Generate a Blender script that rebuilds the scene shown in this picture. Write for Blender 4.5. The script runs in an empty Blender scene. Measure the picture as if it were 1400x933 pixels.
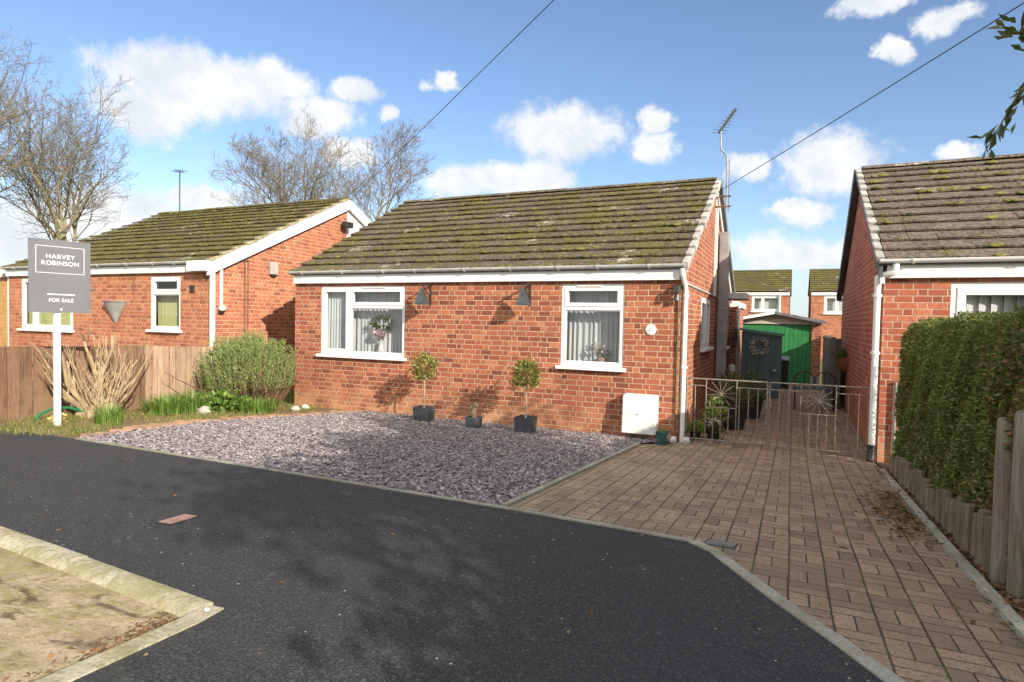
import bpy, math, random
import numpy as np
from mathutils import Vector, Matrix

random.seed(7)
rng = np.random.default_rng(7)
scene = bpy.context.scene
COL = scene.collection
R = math.radians
SLOPE = 0.0616


def g(y):
    """height of the ground: level behind the house fronts, rising towards the road"""
    return -SLOPE * max(y, -16.0) if y < 0 else 0.0


# ------------------------------------------------------------------ node helpers
class NT:
    def __init__(self, tree):
        self.t = tree
        self.n = tree.nodes
        self.l = tree.links

    def node(self, kind, **kw):
        nd = self.n.new(kind)
        for k, v in kw.items():
            setattr(nd, k, v)
        return nd

    def link(self, a, b):
        self.l.new(a, b)

    def put(self, sock, v):
        if v is None:
            return
        if isinstance(v, bpy.types.NodeSocket):
            self.l.new(v, sock)
        else:
            sock.default_value = v

    def math(self, op, a, b=None, c=None, clamp=False):
        nd = self.node('ShaderNodeMath', operation=op)
        nd.use_clamp = clamp
        self.put(nd.inputs[0], a)
        self.put(nd.inputs[1], b)
        if c is not None:
            self.put(nd.inputs[2], c)
        return nd.outputs[0]

    def vmath(self, op, a, b=None):
        nd = self.node('ShaderNodeVectorMath', operation=op)
        self.put(nd.inputs[0], a)
        if b is not None:
            self.put(nd.inputs[1], b)
        return nd.outputs['Value'] if op in ('LENGTH', 'DOT_PRODUCT', 'DISTANCE') else nd.outputs[0]

    def mix(self, fac, a, b, blend='MIX'):
        nd = self.node('ShaderNodeMix', data_type='RGBA', blend_type=blend)
        self.put(nd.inputs['Factor'], fac)
        for s, v in ((nd.inputs[6], a), (nd.inputs[7], b)):
            if isinstance(v, (tuple, list)):
                v = tuple(v) + (1.0,) if len(v) == 3 else tuple(v)
            self.put(s, v)
        return nd.outputs[2]

    def noise(self, vec, scale, detail=4.0, rough=0.55, dist=0.0):
        nd = self.node('ShaderNodeTexNoise')
        if vec is not None:
            self.link(vec, nd.inputs['Vector'])
        nd.inputs['Scale'].default_value = scale
        nd.inputs['Detail'].default_value = detail
        nd.inputs['Roughness'].default_value = rough
        nd.inputs['Distortion'].default_value = dist
        return nd.outputs['Fac']

    def ramp(self, fac, stops, interp='LINEAR'):
        nd = self.node('ShaderNodeValToRGB')
        cr = nd.color_ramp
        cr.interpolation = interp
        while len(cr.elements) > 1:
            cr.elements.remove(cr.elements[-1])
        first = True
        for p, c in stops:
            if not isinstance(c, (tuple, list)):
                c = (c, c, c)
            c = tuple(c) + (1.0,) if len(c) == 3 else c
            if first:
                e = cr.elements[0]
                e.position = p
                first = False
            else:
                e = cr.elements.new(p)
            e.color = c
        self.put(nd.inputs[0], fac)
        return nd.outputs[0]

    def step(self, v, lo, hi):
        nd = self.node('ShaderNodeMapRange', interpolation_type='SMOOTHSTEP')
        self.put(nd.inputs[0], v)
        nd.inputs[1].default_value = lo
        nd.inputs[2].default_value = hi
        return nd.outputs[0]

    def bump(self, h, strength=0.3, dist=0.01, normal=None):
        nd = self.node('ShaderNodeBump')
        nd.inputs['Strength'].default_value = strength
        nd.inputs['Distance'].default_value = dist
        self.link(h, nd.inputs['Height'])
        if normal is not None:
            self.link(normal, nd.inputs['Normal'])
        return nd.outputs[0]


def new_mat(name):
    m = bpy.data.materials.new(name)
    m.use_nodes = True
    t = NT(m.node_tree)
    p = m.node_tree.nodes['Principled BSDF']
    return m, t, p


def coords(t, kind='Object'):
    return t.node('ShaderNodeTexCoord').outputs[kind]


def island(t):
    return t.node('ShaderNodeNewGeometry').outputs['Random Per Island']


def basic(name, c1, c2=None, rough=0.6, scale=6.0, fine=60.0, bump=0.15, metal=0.0, dist=0.004, spec=None, isl=0.0):
    m, t, p = new_mat(name)
    co = coords(t)
    c2 = c2 or tuple(x * 0.78 for x in c1)
    f = t.step(t.noise(co, scale, 5, 0.6), 0.35, 0.68)
    fn = t.noise(co, fine, 3, 0.6)
    col = t.mix(f, c1, c2)
    col = t.mix(t.math('MULTIPLY', fn, 0.35), col, tuple(x * 0.6 for x in c1))
    if isl:
        k = t.math('MULTIPLY_ADD', island(t), isl, 1.0 - isl / 2)
        cc = t.node('ShaderNodeCombineColor')
        for i in range(3):
            t.link(k, cc.inputs[i])
        col = t.mix(1.0, col, cc.outputs[0], 'MULTIPLY')
    t.link(col, p.inputs['Base Color'])
    p.inputs['Roughness'].default_value = rough
    p.inputs['Metallic'].default_value = metal
    if spec is not None:
        p.inputs['Specular IOR Level'].default_value = spec
    t.link(t.bump(fn, bump, dist), p.inputs['Normal'])
    return m


def brick_mat(name, tones, mortar, joint=0.0105, dirt=0.28, soot=0.0):
    """bond of two stretchers and a header per course, each brick its own tone"""
    m, t, p = new_mat(name)
    co = coords(t)
    sep = t.node('ShaderNodeSeparateXYZ')
    t.link(co, sep.inputs[0])
    gn = t.node('ShaderNodeNewGeometry')
    sn = t.node('ShaderNodeSeparateXYZ')
    t.link(gn.outputs['Normal'], sn.inputs[0])
    side = t.math('GREATER_THAN', t.math('ABSOLUTE', sn.outputs[0]), 0.7)
    mixu = t.node('ShaderNodeMix', data_type='FLOAT')
    t.link(side, mixu.inputs[0])
    t.link(sep.outputs[0], mixu.inputs[2])
    t.link(sep.outputs[1], mixu.inputs[3])
    wob = t.noise(co, 9.0, 2)
    u = t.math('ADD', mixu.outputs[0], t.math('MULTIPLY', t.math('SUBTRACT', wob, 0.5), 0.012))
    z = t.math('ADD', sep.outputs[2], t.math('MULTIPLY', t.math('SUBTRACT', t.noise(co, 5.0, 2), 0.5), 0.008))
    rz = t.math('DIVIDE', z, 0.075)
    row = t.math('FLOOR', rz)
    fz = t.math('FRACT', rz)
    rr = t.node('ShaderNodeTexWhiteNoise', noise_dimensions='1D')
    t.link(row, rr.inputs['W'])
    L = 0.47
    odd = t.math('MODULO', t.math('ABSOLUTE', row), 2.0)
    off = t.math('ADD', t.math('MULTIPLY', odd, 0.5), t.math('MULTIPLY', t.math('ROUND', t.math('MULTIPLY', rr.outputs['Value'], 2.0)), 0.2))
    k = t.math('ADD', t.math('DIVIDE', u, L), off)
    kf = t.math('FLOOR', k)
    q = t.math('FRACT', k)
    s1 = t.math('GREATER_THAN', q, 0.4)
    s2 = t.math('GREATER_THAN', q, 0.8)
    idx = t.math('ADD', t.math('MULTIPLY', kf, 3.0), t.math('ADD', s1, s2))
    d = t.math('MINIMUM', t.math('MINIMUM', q, t.math('ABSOLUTE', t.math('SUBTRACT', q, 0.4))),
               t.math('MINIMUM', t.math('ABSOLUTE', t.math('SUBTRACT', q, 0.8)), t.math('SUBTRACT', 1.0, q)))
    du = t.math('MULTIPLY', d, L)
    dz = t.math('MULTIPLY', t.math('MINIMUM', fz, t.math('SUBTRACT', 1.0, fz)), 0.075)
    dd = t.math('ADD', t.math('MINIMUM', du, dz), t.math('MULTIPLY', t.math('SUBTRACT', t.noise(co, 70.0, 3), 0.5), 0.004))
    face = t.step(dd, joint * 0.42, joint * 0.72)
    cv = t.node('ShaderNodeCombineXYZ')
    t.link(idx, cv.inputs[0])
    t.link(row, cv.inputs[1])
    t.link(side, cv.inputs[2])
    wn = t.node('ShaderNodeTexWhiteNoise', noise_dimensions='3D')
    t.link(cv.outputs[0], wn.inputs['Vector'])
    tone = t.ramp(wn.outputs['Value'], tones)
    fine = t.noise(co, 55.0, 5, 0.65)
    blotch = t.noise(co, 22.0, 4, 0.6)
    tone = t.mix(t.math('MULTIPLY', t.step(blotch, 0.42, 0.66), 0.62), tone, tones[1][1])
    tone = t.mix(t.math('MULTIPLY', t.step(fine, 0.46, 0.72), 0.7), tone, tuple(c * 0.42 for c in tones[1][1]))
    mcol = t.mix(t.step(t.noise(co, 14.0, 4), 0.35, 0.7), mortar, tuple(c * 0.72 for c in mortar))
    col = t.mix(face, mcol, tone)
    big = t.step(t.noise(co, 0.9, 5, 0.6), 0.42, 0.75)
    col = t.mix(t.math('MULTIPLY', big, dirt), col, tuple(c * 0.6 for c in tones[1][1]))
    mps = t.node('ShaderNodeMapping')
    mps.inputs['Scale'].default_value = (2.2, 2.2, 0.35)
    t.link(co, mps.inputs[0])
    streak = t.step(t.noise(mps.outputs[0], 2.0, 5, 0.65), 0.5, 0.72)
    col = t.mix(t.math('MULTIPLY', streak, 0.16), col, tuple(c * 0.5 for c in tones[2][1]))
    # pale bloom low on the wall, where damp has dried
    low = t.math('MULTIPLY', t.math('SUBTRACT', 1.0, t.step(sep.outputs[2], 0.0, 0.55)), t.step(t.noise(co, 3.0, 4), 0.3, 0.7))
    col = t.mix(t.math('MULTIPLY', low, 0.6), col, (0.56, 0.33, 0.18))
    t.link(col, p.inputs['Base Color'])
    p.inputs['Roughness'].default_value = 0.88
    p.inputs['Specular IOR Level'].default_value = 0.2
    h = t.math('ADD', face, t.math('MULTIPLY', fine, 0.35))
    h = t.math('ADD', h, t.math('MULTIPLY', wn.outputs['Value'], 0.35))
    t.link(t.bump(h, 0.8, 0.008), p.inputs['Normal'])
    return m


def tile_mat(name, base, moss_amt, lichen=0.25):
    m, t, p = new_mat(name)
    co = coords(t)
    r = island(t)
    tone = t.ramp(r, [(0.0, tuple(c * 0.82 for c in base)), (0.5, base), (1.0, tuple(c * 1.2 for c in base))])
    n1 = t.noise(co, 22.0, 8, 0.75)
    tone = t.mix(t.math('MULTIPLY', t.step(n1, 0.43, 0.60), 0.9), tone, tuple(c * 0.26 for c in base))
    tone = t.mix(t.math('MULTIPLY', t.step(t.noise(co, 48.0, 4, 0.7), 0.56, 0.68), 0.6), tone, tuple(min(c * 1.9, 0.5) for c in base))
    tone = t.mix(t.math('MULTIPLY', t.step(t.noise(co, 13.0, 5, 0.7), 0.60, 0.66), lichen), tone, (0.42, 0.38, 0.31))
    pale = t.math('MULTIPLY', t.math('GREATER_THAN', r, 0.94), t.step(t.noise(co, 8.0, 3), 0.5, 0.6))
    tone = t.mix(pale, tone, (0.42, 0.38, 0.32))
    mn = t.math('ADD', t.noise(co, 1.3, 5, 0.65), t.math('MULTIPLY', t.math('SUBTRACT', t.noise(co, 18.0, 4, 0.6), 0.5), 0.75))
    mm = t.step(mn, 0.76 - 0.3 * moss_amt, 0.86 - 0.3 * moss_amt)
    mcol = t.ramp(t.noise(co, 30.0, 3), [(0.3, (0.06, 0.056, 0.016)), (0.5, (0.13, 0.115, 0.028)), (0.7, (0.23, 0.2, 0.05))])
    col = t.mix(t.math('MULTIPLY', mm, 0.72), tone, mcol)
    t.link(col, p.inputs['Base Color'])
    p.inputs['Roughness'].default_value = 0.9
    p.inputs['Specular IOR Level'].default_value = 0.2
    h = t.math('ADD', t.noise(co, 45.0, 5, 0.7), t.math('MULTIPLY', mm, 0.6))
    t.link(t.bump(h, 0.9, 0.02), p.inputs['Normal'])
    return m


def leaf_mat(name, stops, rough=0.45, trans=0.35, spec=0.4):
    m, t, p = new_mat(name)
    col = t.ramp(island(t), stops)
    t.link(col, p.inputs['Base Color'])
    p.inputs['Roughness'].default_value = rough
    p.inputs['Specular IOR Level'].default_value = spec
    tr = t.node('ShaderNodeBsdfTranslucent')
    t.link(t.mix(0.5, col, (0.25, 0.3, 0.04), 'MIX'), tr.inputs[0])
    mx = t.node('ShaderNodeMixShader')
    mx.inputs[0].default_value = trans
    t.link(p.outputs[0], mx.inputs[1])
    t.link(tr.outputs[0], mx.inputs[2])
    t.link(mx.outputs[0], t.n['Material Output'].inputs[0])
    return m


def glass_mat():
    m, t, p = new_mat('window_glass')
    t.n.remove(p)
    ge = t.node('ShaderNodeNewGeometry')
    cs = t.math('ABSOLUTE', t.vmath('DOT_PRODUCT', ge.outputs['Normal'], ge.outputs['Incoming']))
    fac = t.math('MULTIPLY_ADD', t.math('POWER', t.math('SUBTRACT', 1.0, cs), 5.0), 0.9, 0.035, clamp=True)
    tr = t.node('ShaderNodeBsdfTransparent')
    tr.inputs[0].default_value = (0.9, 0.915, 0.92, 1)
    gl = t.node('ShaderNodeBsdfGlossy')
    gl.inputs['Roughness'].default_value = 0.02
    nz = t.noise(coords(t), 2.2, 2)
    t.link(t.bump(nz, 0.06, 0.02), gl.inputs['Normal'])
    mx = t.node('ShaderNodeMixShader')
    t.link(fac, mx.inputs[0])
    t.link(tr.outputs[0], mx.inputs[1])
    t.link(gl.outputs[0], mx.inputs[2])
    t.link(mx.outputs[0], t.n['Material Output'].inputs[0])
    return m


def curtain_mat(name, c, see=0.25):
    m, t, p = new_mat(name)
    co = coords(t)
    t.link(t.mix(t.noise(co, 40, 3), c, tuple(x * 0.8 for x in c)), p.inputs['Base Color'])
    p.inputs['Roughness'].default_value = 0.9
    tr = t.node('ShaderNodeBsdfTransparent')
    mx = t.node('ShaderNodeMixShader')
    mx.inputs[0].default_value = see
    t.link(p.outputs[0], mx.inputs[1])
    t.link(tr.outputs[0], mx.inputs[2])
    t.link(mx.outputs[0], t.n['Material Output'].inputs[0])
    return m


# ------------------------------------------------------------------ mesh helpers
def wloc(o):
    v = Vector((0, 0, 0))
    while o is not None:
        v += o.location
        o = o.parent
    return v


def link(o, parent=None):
    COL.objects.link(o)
    if parent is not None:
        o.parent = parent
    return o


class MB:
    def __init__(self):
        self.v = []
        self.f = []

    def add(self, verts, faces):
        b = len(self.v)
        self.v.extend([tuple(p) for p in verts])
        self.f.extend([tuple(i + b for i in f) for f in faces])
        return self

    def hexa(self, c):
        return self.add(c, [(0, 3, 2, 1), (4, 5, 6, 7), (0, 1, 5, 4), (1, 2, 6, 5), (2, 3, 7, 6), (3, 0, 4, 7)])

    def box(self, x0, y0, z0, x1, y1, z1):
        return self.hexa([(x0, y0, z0), (x1, y0, z0), (x1, y1, z0), (x0, y1, z0), (x0, y0, z1), (x1, y0, z1), (x1, y1, z1), (x0, y1, z1)])

    def tbox(self, T, u0, u1, d0, d1, z0, z1):
        """box in a wall frame: u along the wall, d out of it, z up"""
        return self.hexa([T(u, d, z) for z in (z0, z1) for u, d in ((u0, d0), (u1, d0), (u1, d1), (u0, d1))])

    def quad(self, *p):
        return self.add(p, [tuple(range(len(p)))])

    def prism(self, poly, vec):
        n = len(poly)
        a = [Vector(p) for p in poly]
        b = [p + Vector(vec) for p in a]
        return self.add(a + b, [tuple(range(n))[::-1], tuple(range(n, 2 * n))] + [(i, (i + 1) % n, n + (i + 1) % n, n + i) for i in range(n)])

    def tube(self, pts, radii, n=8, caps=True):
        pts = [Vector(p) for p in pts]
        if not isinstance(radii, (list, tuple)):
            radii = [radii] * len(pts)
        d0 = (pts[1] - pts[0]).normalized()
        ref = Vector((0, 0, 1)) if abs(d0.z) < 0.9 else Vector((1, 0, 0))
        a = d0.cross(ref).normalized()
        rings = []
        vs = []
        for i, p in enumerate(pts):
            d = (pts[min(i + 1, len(pts) - 1)] - pts[max(i - 1, 0)])
            d = d.normalized() if d.length > 1e-9 else d0
            a = (a - d * a.dot(d))
            a = a.normalized() if a.length > 1e-6 else d.orthogonal().normalized()
            b = d.cross(a)
            for k in range(n):
                w = 2 * math.pi * k / n
                vs.append(p + (a * math.cos(w) + b * math.sin(w)) * radii[i])
        fs = []
        for i in range(len(pts) - 1):
            for k in range(n):
                fs.append((i * n + k, i * n + (k + 1) % n, (i + 1) * n + (k + 1) % n, (i + 1) * n + k))
        if caps:
            fs.append(tuple(range(n))[::-1])
            fs.append(tuple(range((len(pts) - 1) * n, len(pts) * n)))
        return self.add(vs, fs)

    def lathe(self, c, prof, n=20, sx=1.0, sy=1.0, ang=0.0):
        vs = []
        for r, z in prof:
            for k in range(n):
                w = 2 * math.pi * k / n + ang
                vs.append((c[0] + r * math.cos(w) * sx, c[1] + r * math.sin(w) * sy, c[2] + z))
        fs = []
        for i in range(len(prof) - 1):
            for k in range(n):
                fs.append((i * n + k, i * n + (k + 1) % n, (i + 1) * n + (k + 1) % n, (i + 1) * n + k))
        fs.append(tuple(range(n))[::-1])
        fs.append(tuple(range((len(prof) - 1) * n, len(prof) * n)))
        return self.add(vs, fs)

    def blob(self, c, r, sx=1, sy=1, sz=1, rough=0.15, seed=0, nu=12, nv=8):
        rr = random.Random(seed)
        vs = []
        for j in range(nv + 1):
            th = math.pi * j / nv
            for i in range(nu):
                ph = 2 * math.pi * i / nu
                k = r * (1 + rr.uniform(-rough, rough))
                vs.append((c[0] + sx * k * math.sin(th) * math.cos(ph), c[1] + sy * k * math.sin(th) * math.sin(ph), c[2] + sz * k * math.cos(th)))
        fs = [(j * nu + i, (j + 1) * nu + i, (j + 1) * nu + (i + 1) % nu, j * nu + (i + 1) % nu) for j in range(nv) for i in range(nu)]
        return self.add(vs, fs)

    def build(self, name, mat, parent=None, smooth=False, bevel=0.0, seg=2):
        off = wloc(parent)
        me = bpy.data.meshes.new(name)
        me.from_pydata([(x - off.x, y - off.y, z - off.z) for x, y, z in self.v], [], self.f)
        me.update()
        if smooth:
            me.polygons.foreach_set('use_smooth', [True] * len(me.polygons))
            try:
                me.set_sharp_from_angle(angle=R(38))
            except Exception:
                pass
        me.materials.append(mat)
        o = bpy.data.objects.new(name, me)
        link(o, parent)
        if bevel:
            b = o.modifiers.new('bevel', 'BEVEL')
            b.width = bevel
            b.segments = seg
            b.limit_method = 'ANGLE'
            b.angle_limit = R(40)
        return o


def np_mesh(name, V, F, mat, parent=None, smooth=False):
    """V (n,3); F (m,k) with one k for all faces"""
    off = wloc(parent)
    V = np.asarray(V, dtype=np.float32) - np.array(off, dtype=np.float32)
    F = np.asarray(F, dtype=np.int32)
    me = bpy.data.meshes.new(name)
    me.vertices.add(len(V))
    me.vertices.foreach_set('co', V.ravel())
    m, k = F.shape
    me.loops.add(m * k)
    me.loops.foreach_set('vertex_index', F.ravel())
    me.polygons.add(m)
    me.polygons.foreach_set('loop_start', np.arange(m, dtype=np.int32) * k)
    me.polygons.foreach_set('loop_total', np.full(m, k, dtype=np.int32))
    if smooth:
        me.polygons.foreach_set('use_smooth', np.ones(m, dtype=bool))
    me.update(calc_edges=True)
    me.materials.append(mat)
    o = bpy.data.objects.new(name, me)
    return link(o, parent)


def unit(a):
    return a / np.maximum(np.linalg.norm(a, axis=-1, keepdims=True), 1e-9)


def leaf_cloud(P, D, length, width, fold=0.25, jit=0.3, rg=rng):
    """folded four-corner leaves at points P, pointing along D: vertices and faces"""
    n = len(P)
    D = unit(D)
    A = unit(np.cross(D, unit(rg.normal(size=(n, 3)))))
    N = np.cross(D, A)
    L = (length * (1 + jit * rg.uniform(-1, 1, n)))[:, None]
    Wd = (width * (1 + jit * rg.uniform(-1, 1, n)))[:, None]
    v0 = P
    v1 = P + D * L * 0.5 + A * Wd * 0.5 + N * Wd * fold
    v2 = P + D * L
    v3 = P + D * L * 0.5 - A * Wd * 0.5 + N * Wd * fold
    V = np.stack([v0, v1, v2, v3], 1).reshape(-1, 3)
    b = np.arange(n)[:, None] * 4
    F = np.concatenate([b + np.array([[0, 1, 2]]), b + np.array([[0, 2, 3]])], 0)
    return V, F


def join_np(parts):
    Vs, Fs, b = [], [], 0
    for V, F in parts:
        Vs.append(V)
        Fs.append(F + b)
        b += len(V)
    return np.concatenate(Vs), np.concatenate(Fs)


def thing(name, loc, label, cat, group=None):
    o = bpy.data.objects.new(name, None)
    o.empty_display_size = 0.2
    o.location = loc
    link(o)
    o['label'] = label
    o['category'] = cat
    if group:
        o['group'] = group
    return o


def tag(o, label, cat, group=None, kind=None):
    o['label'] = label
    o['category'] = cat
    if group:
        o['group'] = group
    if kind:
        o['kind'] = kind
    return o


def struct(o, label=None):
    o['kind'] = 'structure'
    if label:
        o['label'] = label
    return o


def copy_tree(o, parent=None):
    c = o.copy()
    COL.objects.link(c)
    c.parent = parent
    for ch in list(o.children):
        copy_tree(ch, c)
    return c


# ------------------------------------------------------------------ materials
T_MAIN = [(0.0, (0.16, 0.055, 0.038)), (0.16, (0.275, 0.086, 0.05)), (0.5, (0.365, 0.119, 0.064)), (0.82, (0.43, 0.15, 0.078)), (1.0, (0.51, 0.21, 0.112))]
T_LEFT = [(0.0, (0.25, 0.082, 0.052)), (0.16, (0.36, 0.118, 0.068)), (0.5, (0.44, 0.15, 0.082)), (0.8, (0.49, 0.182, 0.096)), (1.0, (0.55, 0.25, 0.125))]
T_RIGHT = [(0.0, (0.2, 0.062, 0.042)), (0.14, (0.31, 0.088, 0.054)), (0.5, (0.41, 0.122, 0.068)), (0.82, (0.48, 0.158, 0.083)), (1.0, (0.54, 0.21, 0.115))]
M = {}
M['brick_main'] = brick_mat('red_brick_main', T_MAIN, (0.57, 0.40, 0.275))
M['brick_left'] = brick_mat('red_brick_pale', T_LEFT, (0.56, 0.40, 0.26))
M['brick_right'] = brick_mat('red_brick_deep', T_RIGHT, (0.54, 0.39, 0.28))
M['brick_orange'] = brick_mat('orange_brick', [(0.0, (0.4, 0.2, 0.07)), (0.3, (0.48, 0.25, 0.09)), (1.0, (0.55, 0.32, 0.13))], (0.5, 0.36, 0.2))
M['tile_main'] = tile_mat('roof_tile_brown', (0.165, 0.127, 0.092), 0.85, 0.6)
M['tile_left'] = tile_mat('roof_tile_mossy', (0.15, 0.12, 0.075), 1.1, 0.3)
M['tile_right'] = tile_mat('roof_tile_grey', (0.19, 0.15, 0.115), 0.5, 0.5)
M['tile_far'] = tile_mat('roof_tile_far', (0.15, 0.12, 0.06), 1.15, 0.15)
M['moss'] = basic('roof_moss', (0.165, 0.14, 0.034), (0.075, 0.072, 0.02), 0.95, 14, 90, 0.6, dist=0.02, isl=0.7)
M['moss_bright'] = basic('roof_moss_bright', (0.21, 0.185, 0.035), (0.10, 0.1, 0.02), 0.95, 14, 90, 0.6, dist=0.02, isl=0.6)
M['white'] = basic('white_upvc', (0.80, 0.80, 0.79), (0.77, 0.77, 0.755), 0.32, 2.5, 30, 0.02)
M['white_old'] = basic('weathered_white_paint', (0.74, 0.735, 0.71), (0.6, 0.59, 0.55), 0.5, 5, 40, 0.1)
M['gutter'] = basic('grey_white_gutter', (0.64, 0.645, 0.64), (0.46, 0.46, 0.45), 0.4, 7, 40, 0.05)
M['grey_metal'] = basic('grey_galvanised', (0.30, 0.31, 0.33), (0.2, 0.21, 0.22), 0.5, 6, 60, 0.08, 0.4)
M['flue'] = basic('weathered_grey_flue', (0.36, 0.35, 0.34), (0.22, 0.215, 0.21), 0.75, 4, 40, 0.15)
M['dark_metal'] = basic('dark_iron', (0.03, 0.03, 0.032), (0.055, 0.05, 0.045), 0.5, 20, 90, 0.1, 0.3)
M['gate_iron'] = basic('weathered_gate_iron', (0.30, 0.25, 0.2), (0.17, 0.14, 0.11), 0.5, 18, 120, 0.15, 0.25)
M['lead'] = basic('lead_grey_lantern', (0.10, 0.115, 0.13), (0.055, 0.06, 0.068), 0.42, 9, 70, 0.1, 0.5)
M['mortar_verge'] = basic('verge_mortar', (0.47, 0.45, 0.41), (0.3, 0.285, 0.25), 0.95, 9, 60, 0.5, dist=0.01, isl=0.35)
M['tan_mortar'] = basic('mossy_tan_mortar', (0.40, 0.35, 0.24), (0.2, 0.17, 0.08), 0.95, 9, 60, 0.5, dist=0.01)
M['grey_board'] = basic('weathered_grey_board', (0.17, 0.165, 0.16), (0.09, 0.088, 0.085), 0.85, 9, 60, 0.3)
M['slate_board'] = basic('dark_slate_board', (0.07, 0.075, 0.085), (0.11, 0.115, 0.12), 0.7, 12, 70, 0.2)
M['glass'] = glass_mat()
M['net'] = curtain_mat('grey_net_curtain', (0.66, 0.665, 0.68), 0.10)
M['blind_cream'] = curtain_mat('cream_vertical_blind', (0.78, 0.77, 0.72), 0.03)
M['blind_reflection'] = curtain_mat('blind_lawn_reflection', (0.52, 0.52, 0.22), 0.05)  # lawn reflected in the glass is put into this blind colour
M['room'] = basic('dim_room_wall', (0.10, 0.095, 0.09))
M['sign_grey'] = basic('sign_board_grey', (0.165, 0.168, 0.18), (0.15, 0.153, 0.165), 0.38, 3, 40, 0.02)
M['pot_slate'] = basic('slate_grey_planter', (0.055, 0.065, 0.075), (0.04, 0.047, 0.055), 0.55, 8, 70, 0.1)
M['pot_black'] = basic('black_plastic_tub', (0.02, 0.02, 0.021), (0.032, 0.032, 0.032), 0.5)
M['pot_teal'] = basic('teal_glazed_pot', (0.035, 0.11, 0.115), (0.02, 0.06, 0.07), 0.22, 12, 60, 0.05)
M['terracotta'] = basic('terracotta', (0.36, 0.14, 0.06), (0.26, 0.1, 0.05), 0.8, 14, 80, 0.15)
M['cover_pink'] = basic('worn_red_cover', (0.40, 0.245, 0.195), (0.28, 0.17, 0.135), 0.8, 14, 80, 0.2)
M['soil'] = basic('dark_soil', (0.06, 0.042, 0.028), (0.10, 0.072, 0.045), 0.95, 9, 60, 0.8, dist=0.02)
M['timber_brown'] = None
M['stone'] = basic('pale_stone', (0.5, 0.47, 0.4), (0.36, 0.33, 0.27), 0.85, 9, 70, 0.3)
M['white_stone'] = basic('white_stone', (0.68, 0.68, 0.66), (0.5, 0.5, 0.48), 0.8, 12, 80, 0.2)
M['bark'] = basic('lichen_bark', (0.30, 0.265, 0.145), (0.18, 0.155, 0.09), 0.9, 5, 50, 0.4, dist=0.02)
M['twig'] = basic('bare_twig', (0.20, 0.165, 0.11), (0.13, 0.105, 0.07), 0.9)
M['cut_wood'] = basic('pale_cut_stems', (0.46, 0.36, 0.225), (0.26, 0.18, 0.095), 0.85, 7, 60, 0.3)
M['woody'] = basic('brown_woody_stem', (0.2, 0.115, 0.065), (0.11, 0.065, 0.04), 0.9, 10, 60, 0.3)
M['stem_pale'] = basic('pale_stem', (0.4, 0.34, 0.24), (0.28, 0.23, 0.15), 0.8)
M['hose'] = basic('green_hose', (0.015, 0.16, 0.06), (0.015, 0.18, 0.07), 0.4)
M['bin'] = basic('black_bin_plastic', (0.018, 0.019, 0.022), (0.028, 0.029, 0.032), 0.45)
M['bin_lid'] = basic('grey_bin_lid', (0.19, 0.19, 0.2), (0.13, 0.13, 0.14), 0.5)
M['ornament'] = basic('weathered_ornament', (0.25, 0.19, 0.12), (0.14, 0.105, 0.065), 0.9, 16, 80, 0.5, dist=0.01)
M['beige'] = basic('beige_plastic', (0.45, 0.42, 0.37), None, 0.5)
M['sheet_roof'] = basic('cement_sheet', (0.34, 0.32, 0.29), (0.2, 0.18, 0.155), 0.9, 6, 60, 0.3)
M['cream_board'] = basic('cream_gable_board', (0.5, 0.46, 0.37), (0.4, 0.36, 0.28), 0.7)
M['concrete_grey'] = basic('grey_block', (0.32, 0.315, 0.3), None, 0.9, 8, 60, 0.4)
M['white_flower'] = leaf_mat('white_petals', [(0, (0.6, 0.56, 0.5)), (1, (0.8, 0.75, 0.7))], 0.6, 0.3)
M['pink_flower'] = leaf_mat('pink_petals', [(0, (0.5, 0.3, 0.38)), (1, (0.7, 0.5, 0.56))], 0.6, 0.3)
M['yellow_flower'] = leaf_mat('yellow_petals', [(0, (0.6, 0.45, 0.1)), (1, (0.7, 0.6, 0.25))], 0.6, 0.3)
M['ceramic'] = basic('white_ceramic', (0.72, 0.71, 0.68), None, 0.25)
M['ceramic_pink'] = basic('blush_ceramic', (0.5, 0.33, 0.28), None, 0.35)
M['white_text'] = basic('white_lettering', (0.82, 0.82, 0.82), (0.8, 0.8, 0.8), 0.4, 4, 40, 0)
M['grey_text'] = basic('grey_lettering', (0.1, 0.1, 0.1), None, 0.4, 4, 40, 0)
M['cable'] = basic('black_cable', (0.03, 0.032, 0.035))


def timber(name, c1, c2, horizontal=False, rough=0.85, weather=None, isl=0.3, axis_scale=(14, 14, 1.2)):
    m, t, p = new_mat(name)
    co = coords(t)
    mp = t.node('ShaderNodeMapping')
    mp.inputs['Scale'].default_value = axis_scale
    t.link(co, mp.inputs[0])
    gr = t.noise(mp.outputs[0], 3.0, 6, 0.65, 0.4)
    fine = t.noise(mp.outputs[0], 12.0, 4, 0.7)
    col = t.mix(t.step(gr, 0.35, 0.68), c1, c2)
    col = t.mix(t.math('MULTIPLY', t.step(fine, 0.5, 0.75), 0.45), col, tuple(x * 0.55 for x in c2))
    k = t.math('MULTIPLY_ADD', island(t), isl, 1.0 - isl / 2)
    cc = t.node('ShaderNodeCombineColor')
    for i in range(3):
        t.link(k, cc.inputs[i])
    col = t.mix(1.0, col, cc.outputs[0], 'MULTIPLY')
    if weather:
        col = t.mix(t.math('MULTIPLY', t.step(t.noise(co, 2.2, 4, 0.6), 0.45, 0.7), 0.7), col, weather)
    t.link(col, p.inputs['Base Color'])
    p.inputs['Roughness'].default_value = rough
    p.inputs['Specular IOR Level'].default_value = 0.25
    t.link(t.bump(t.math('ADD', gr, fine), 0.35, 0.006), p.inputs['Normal'])
    return m


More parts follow.
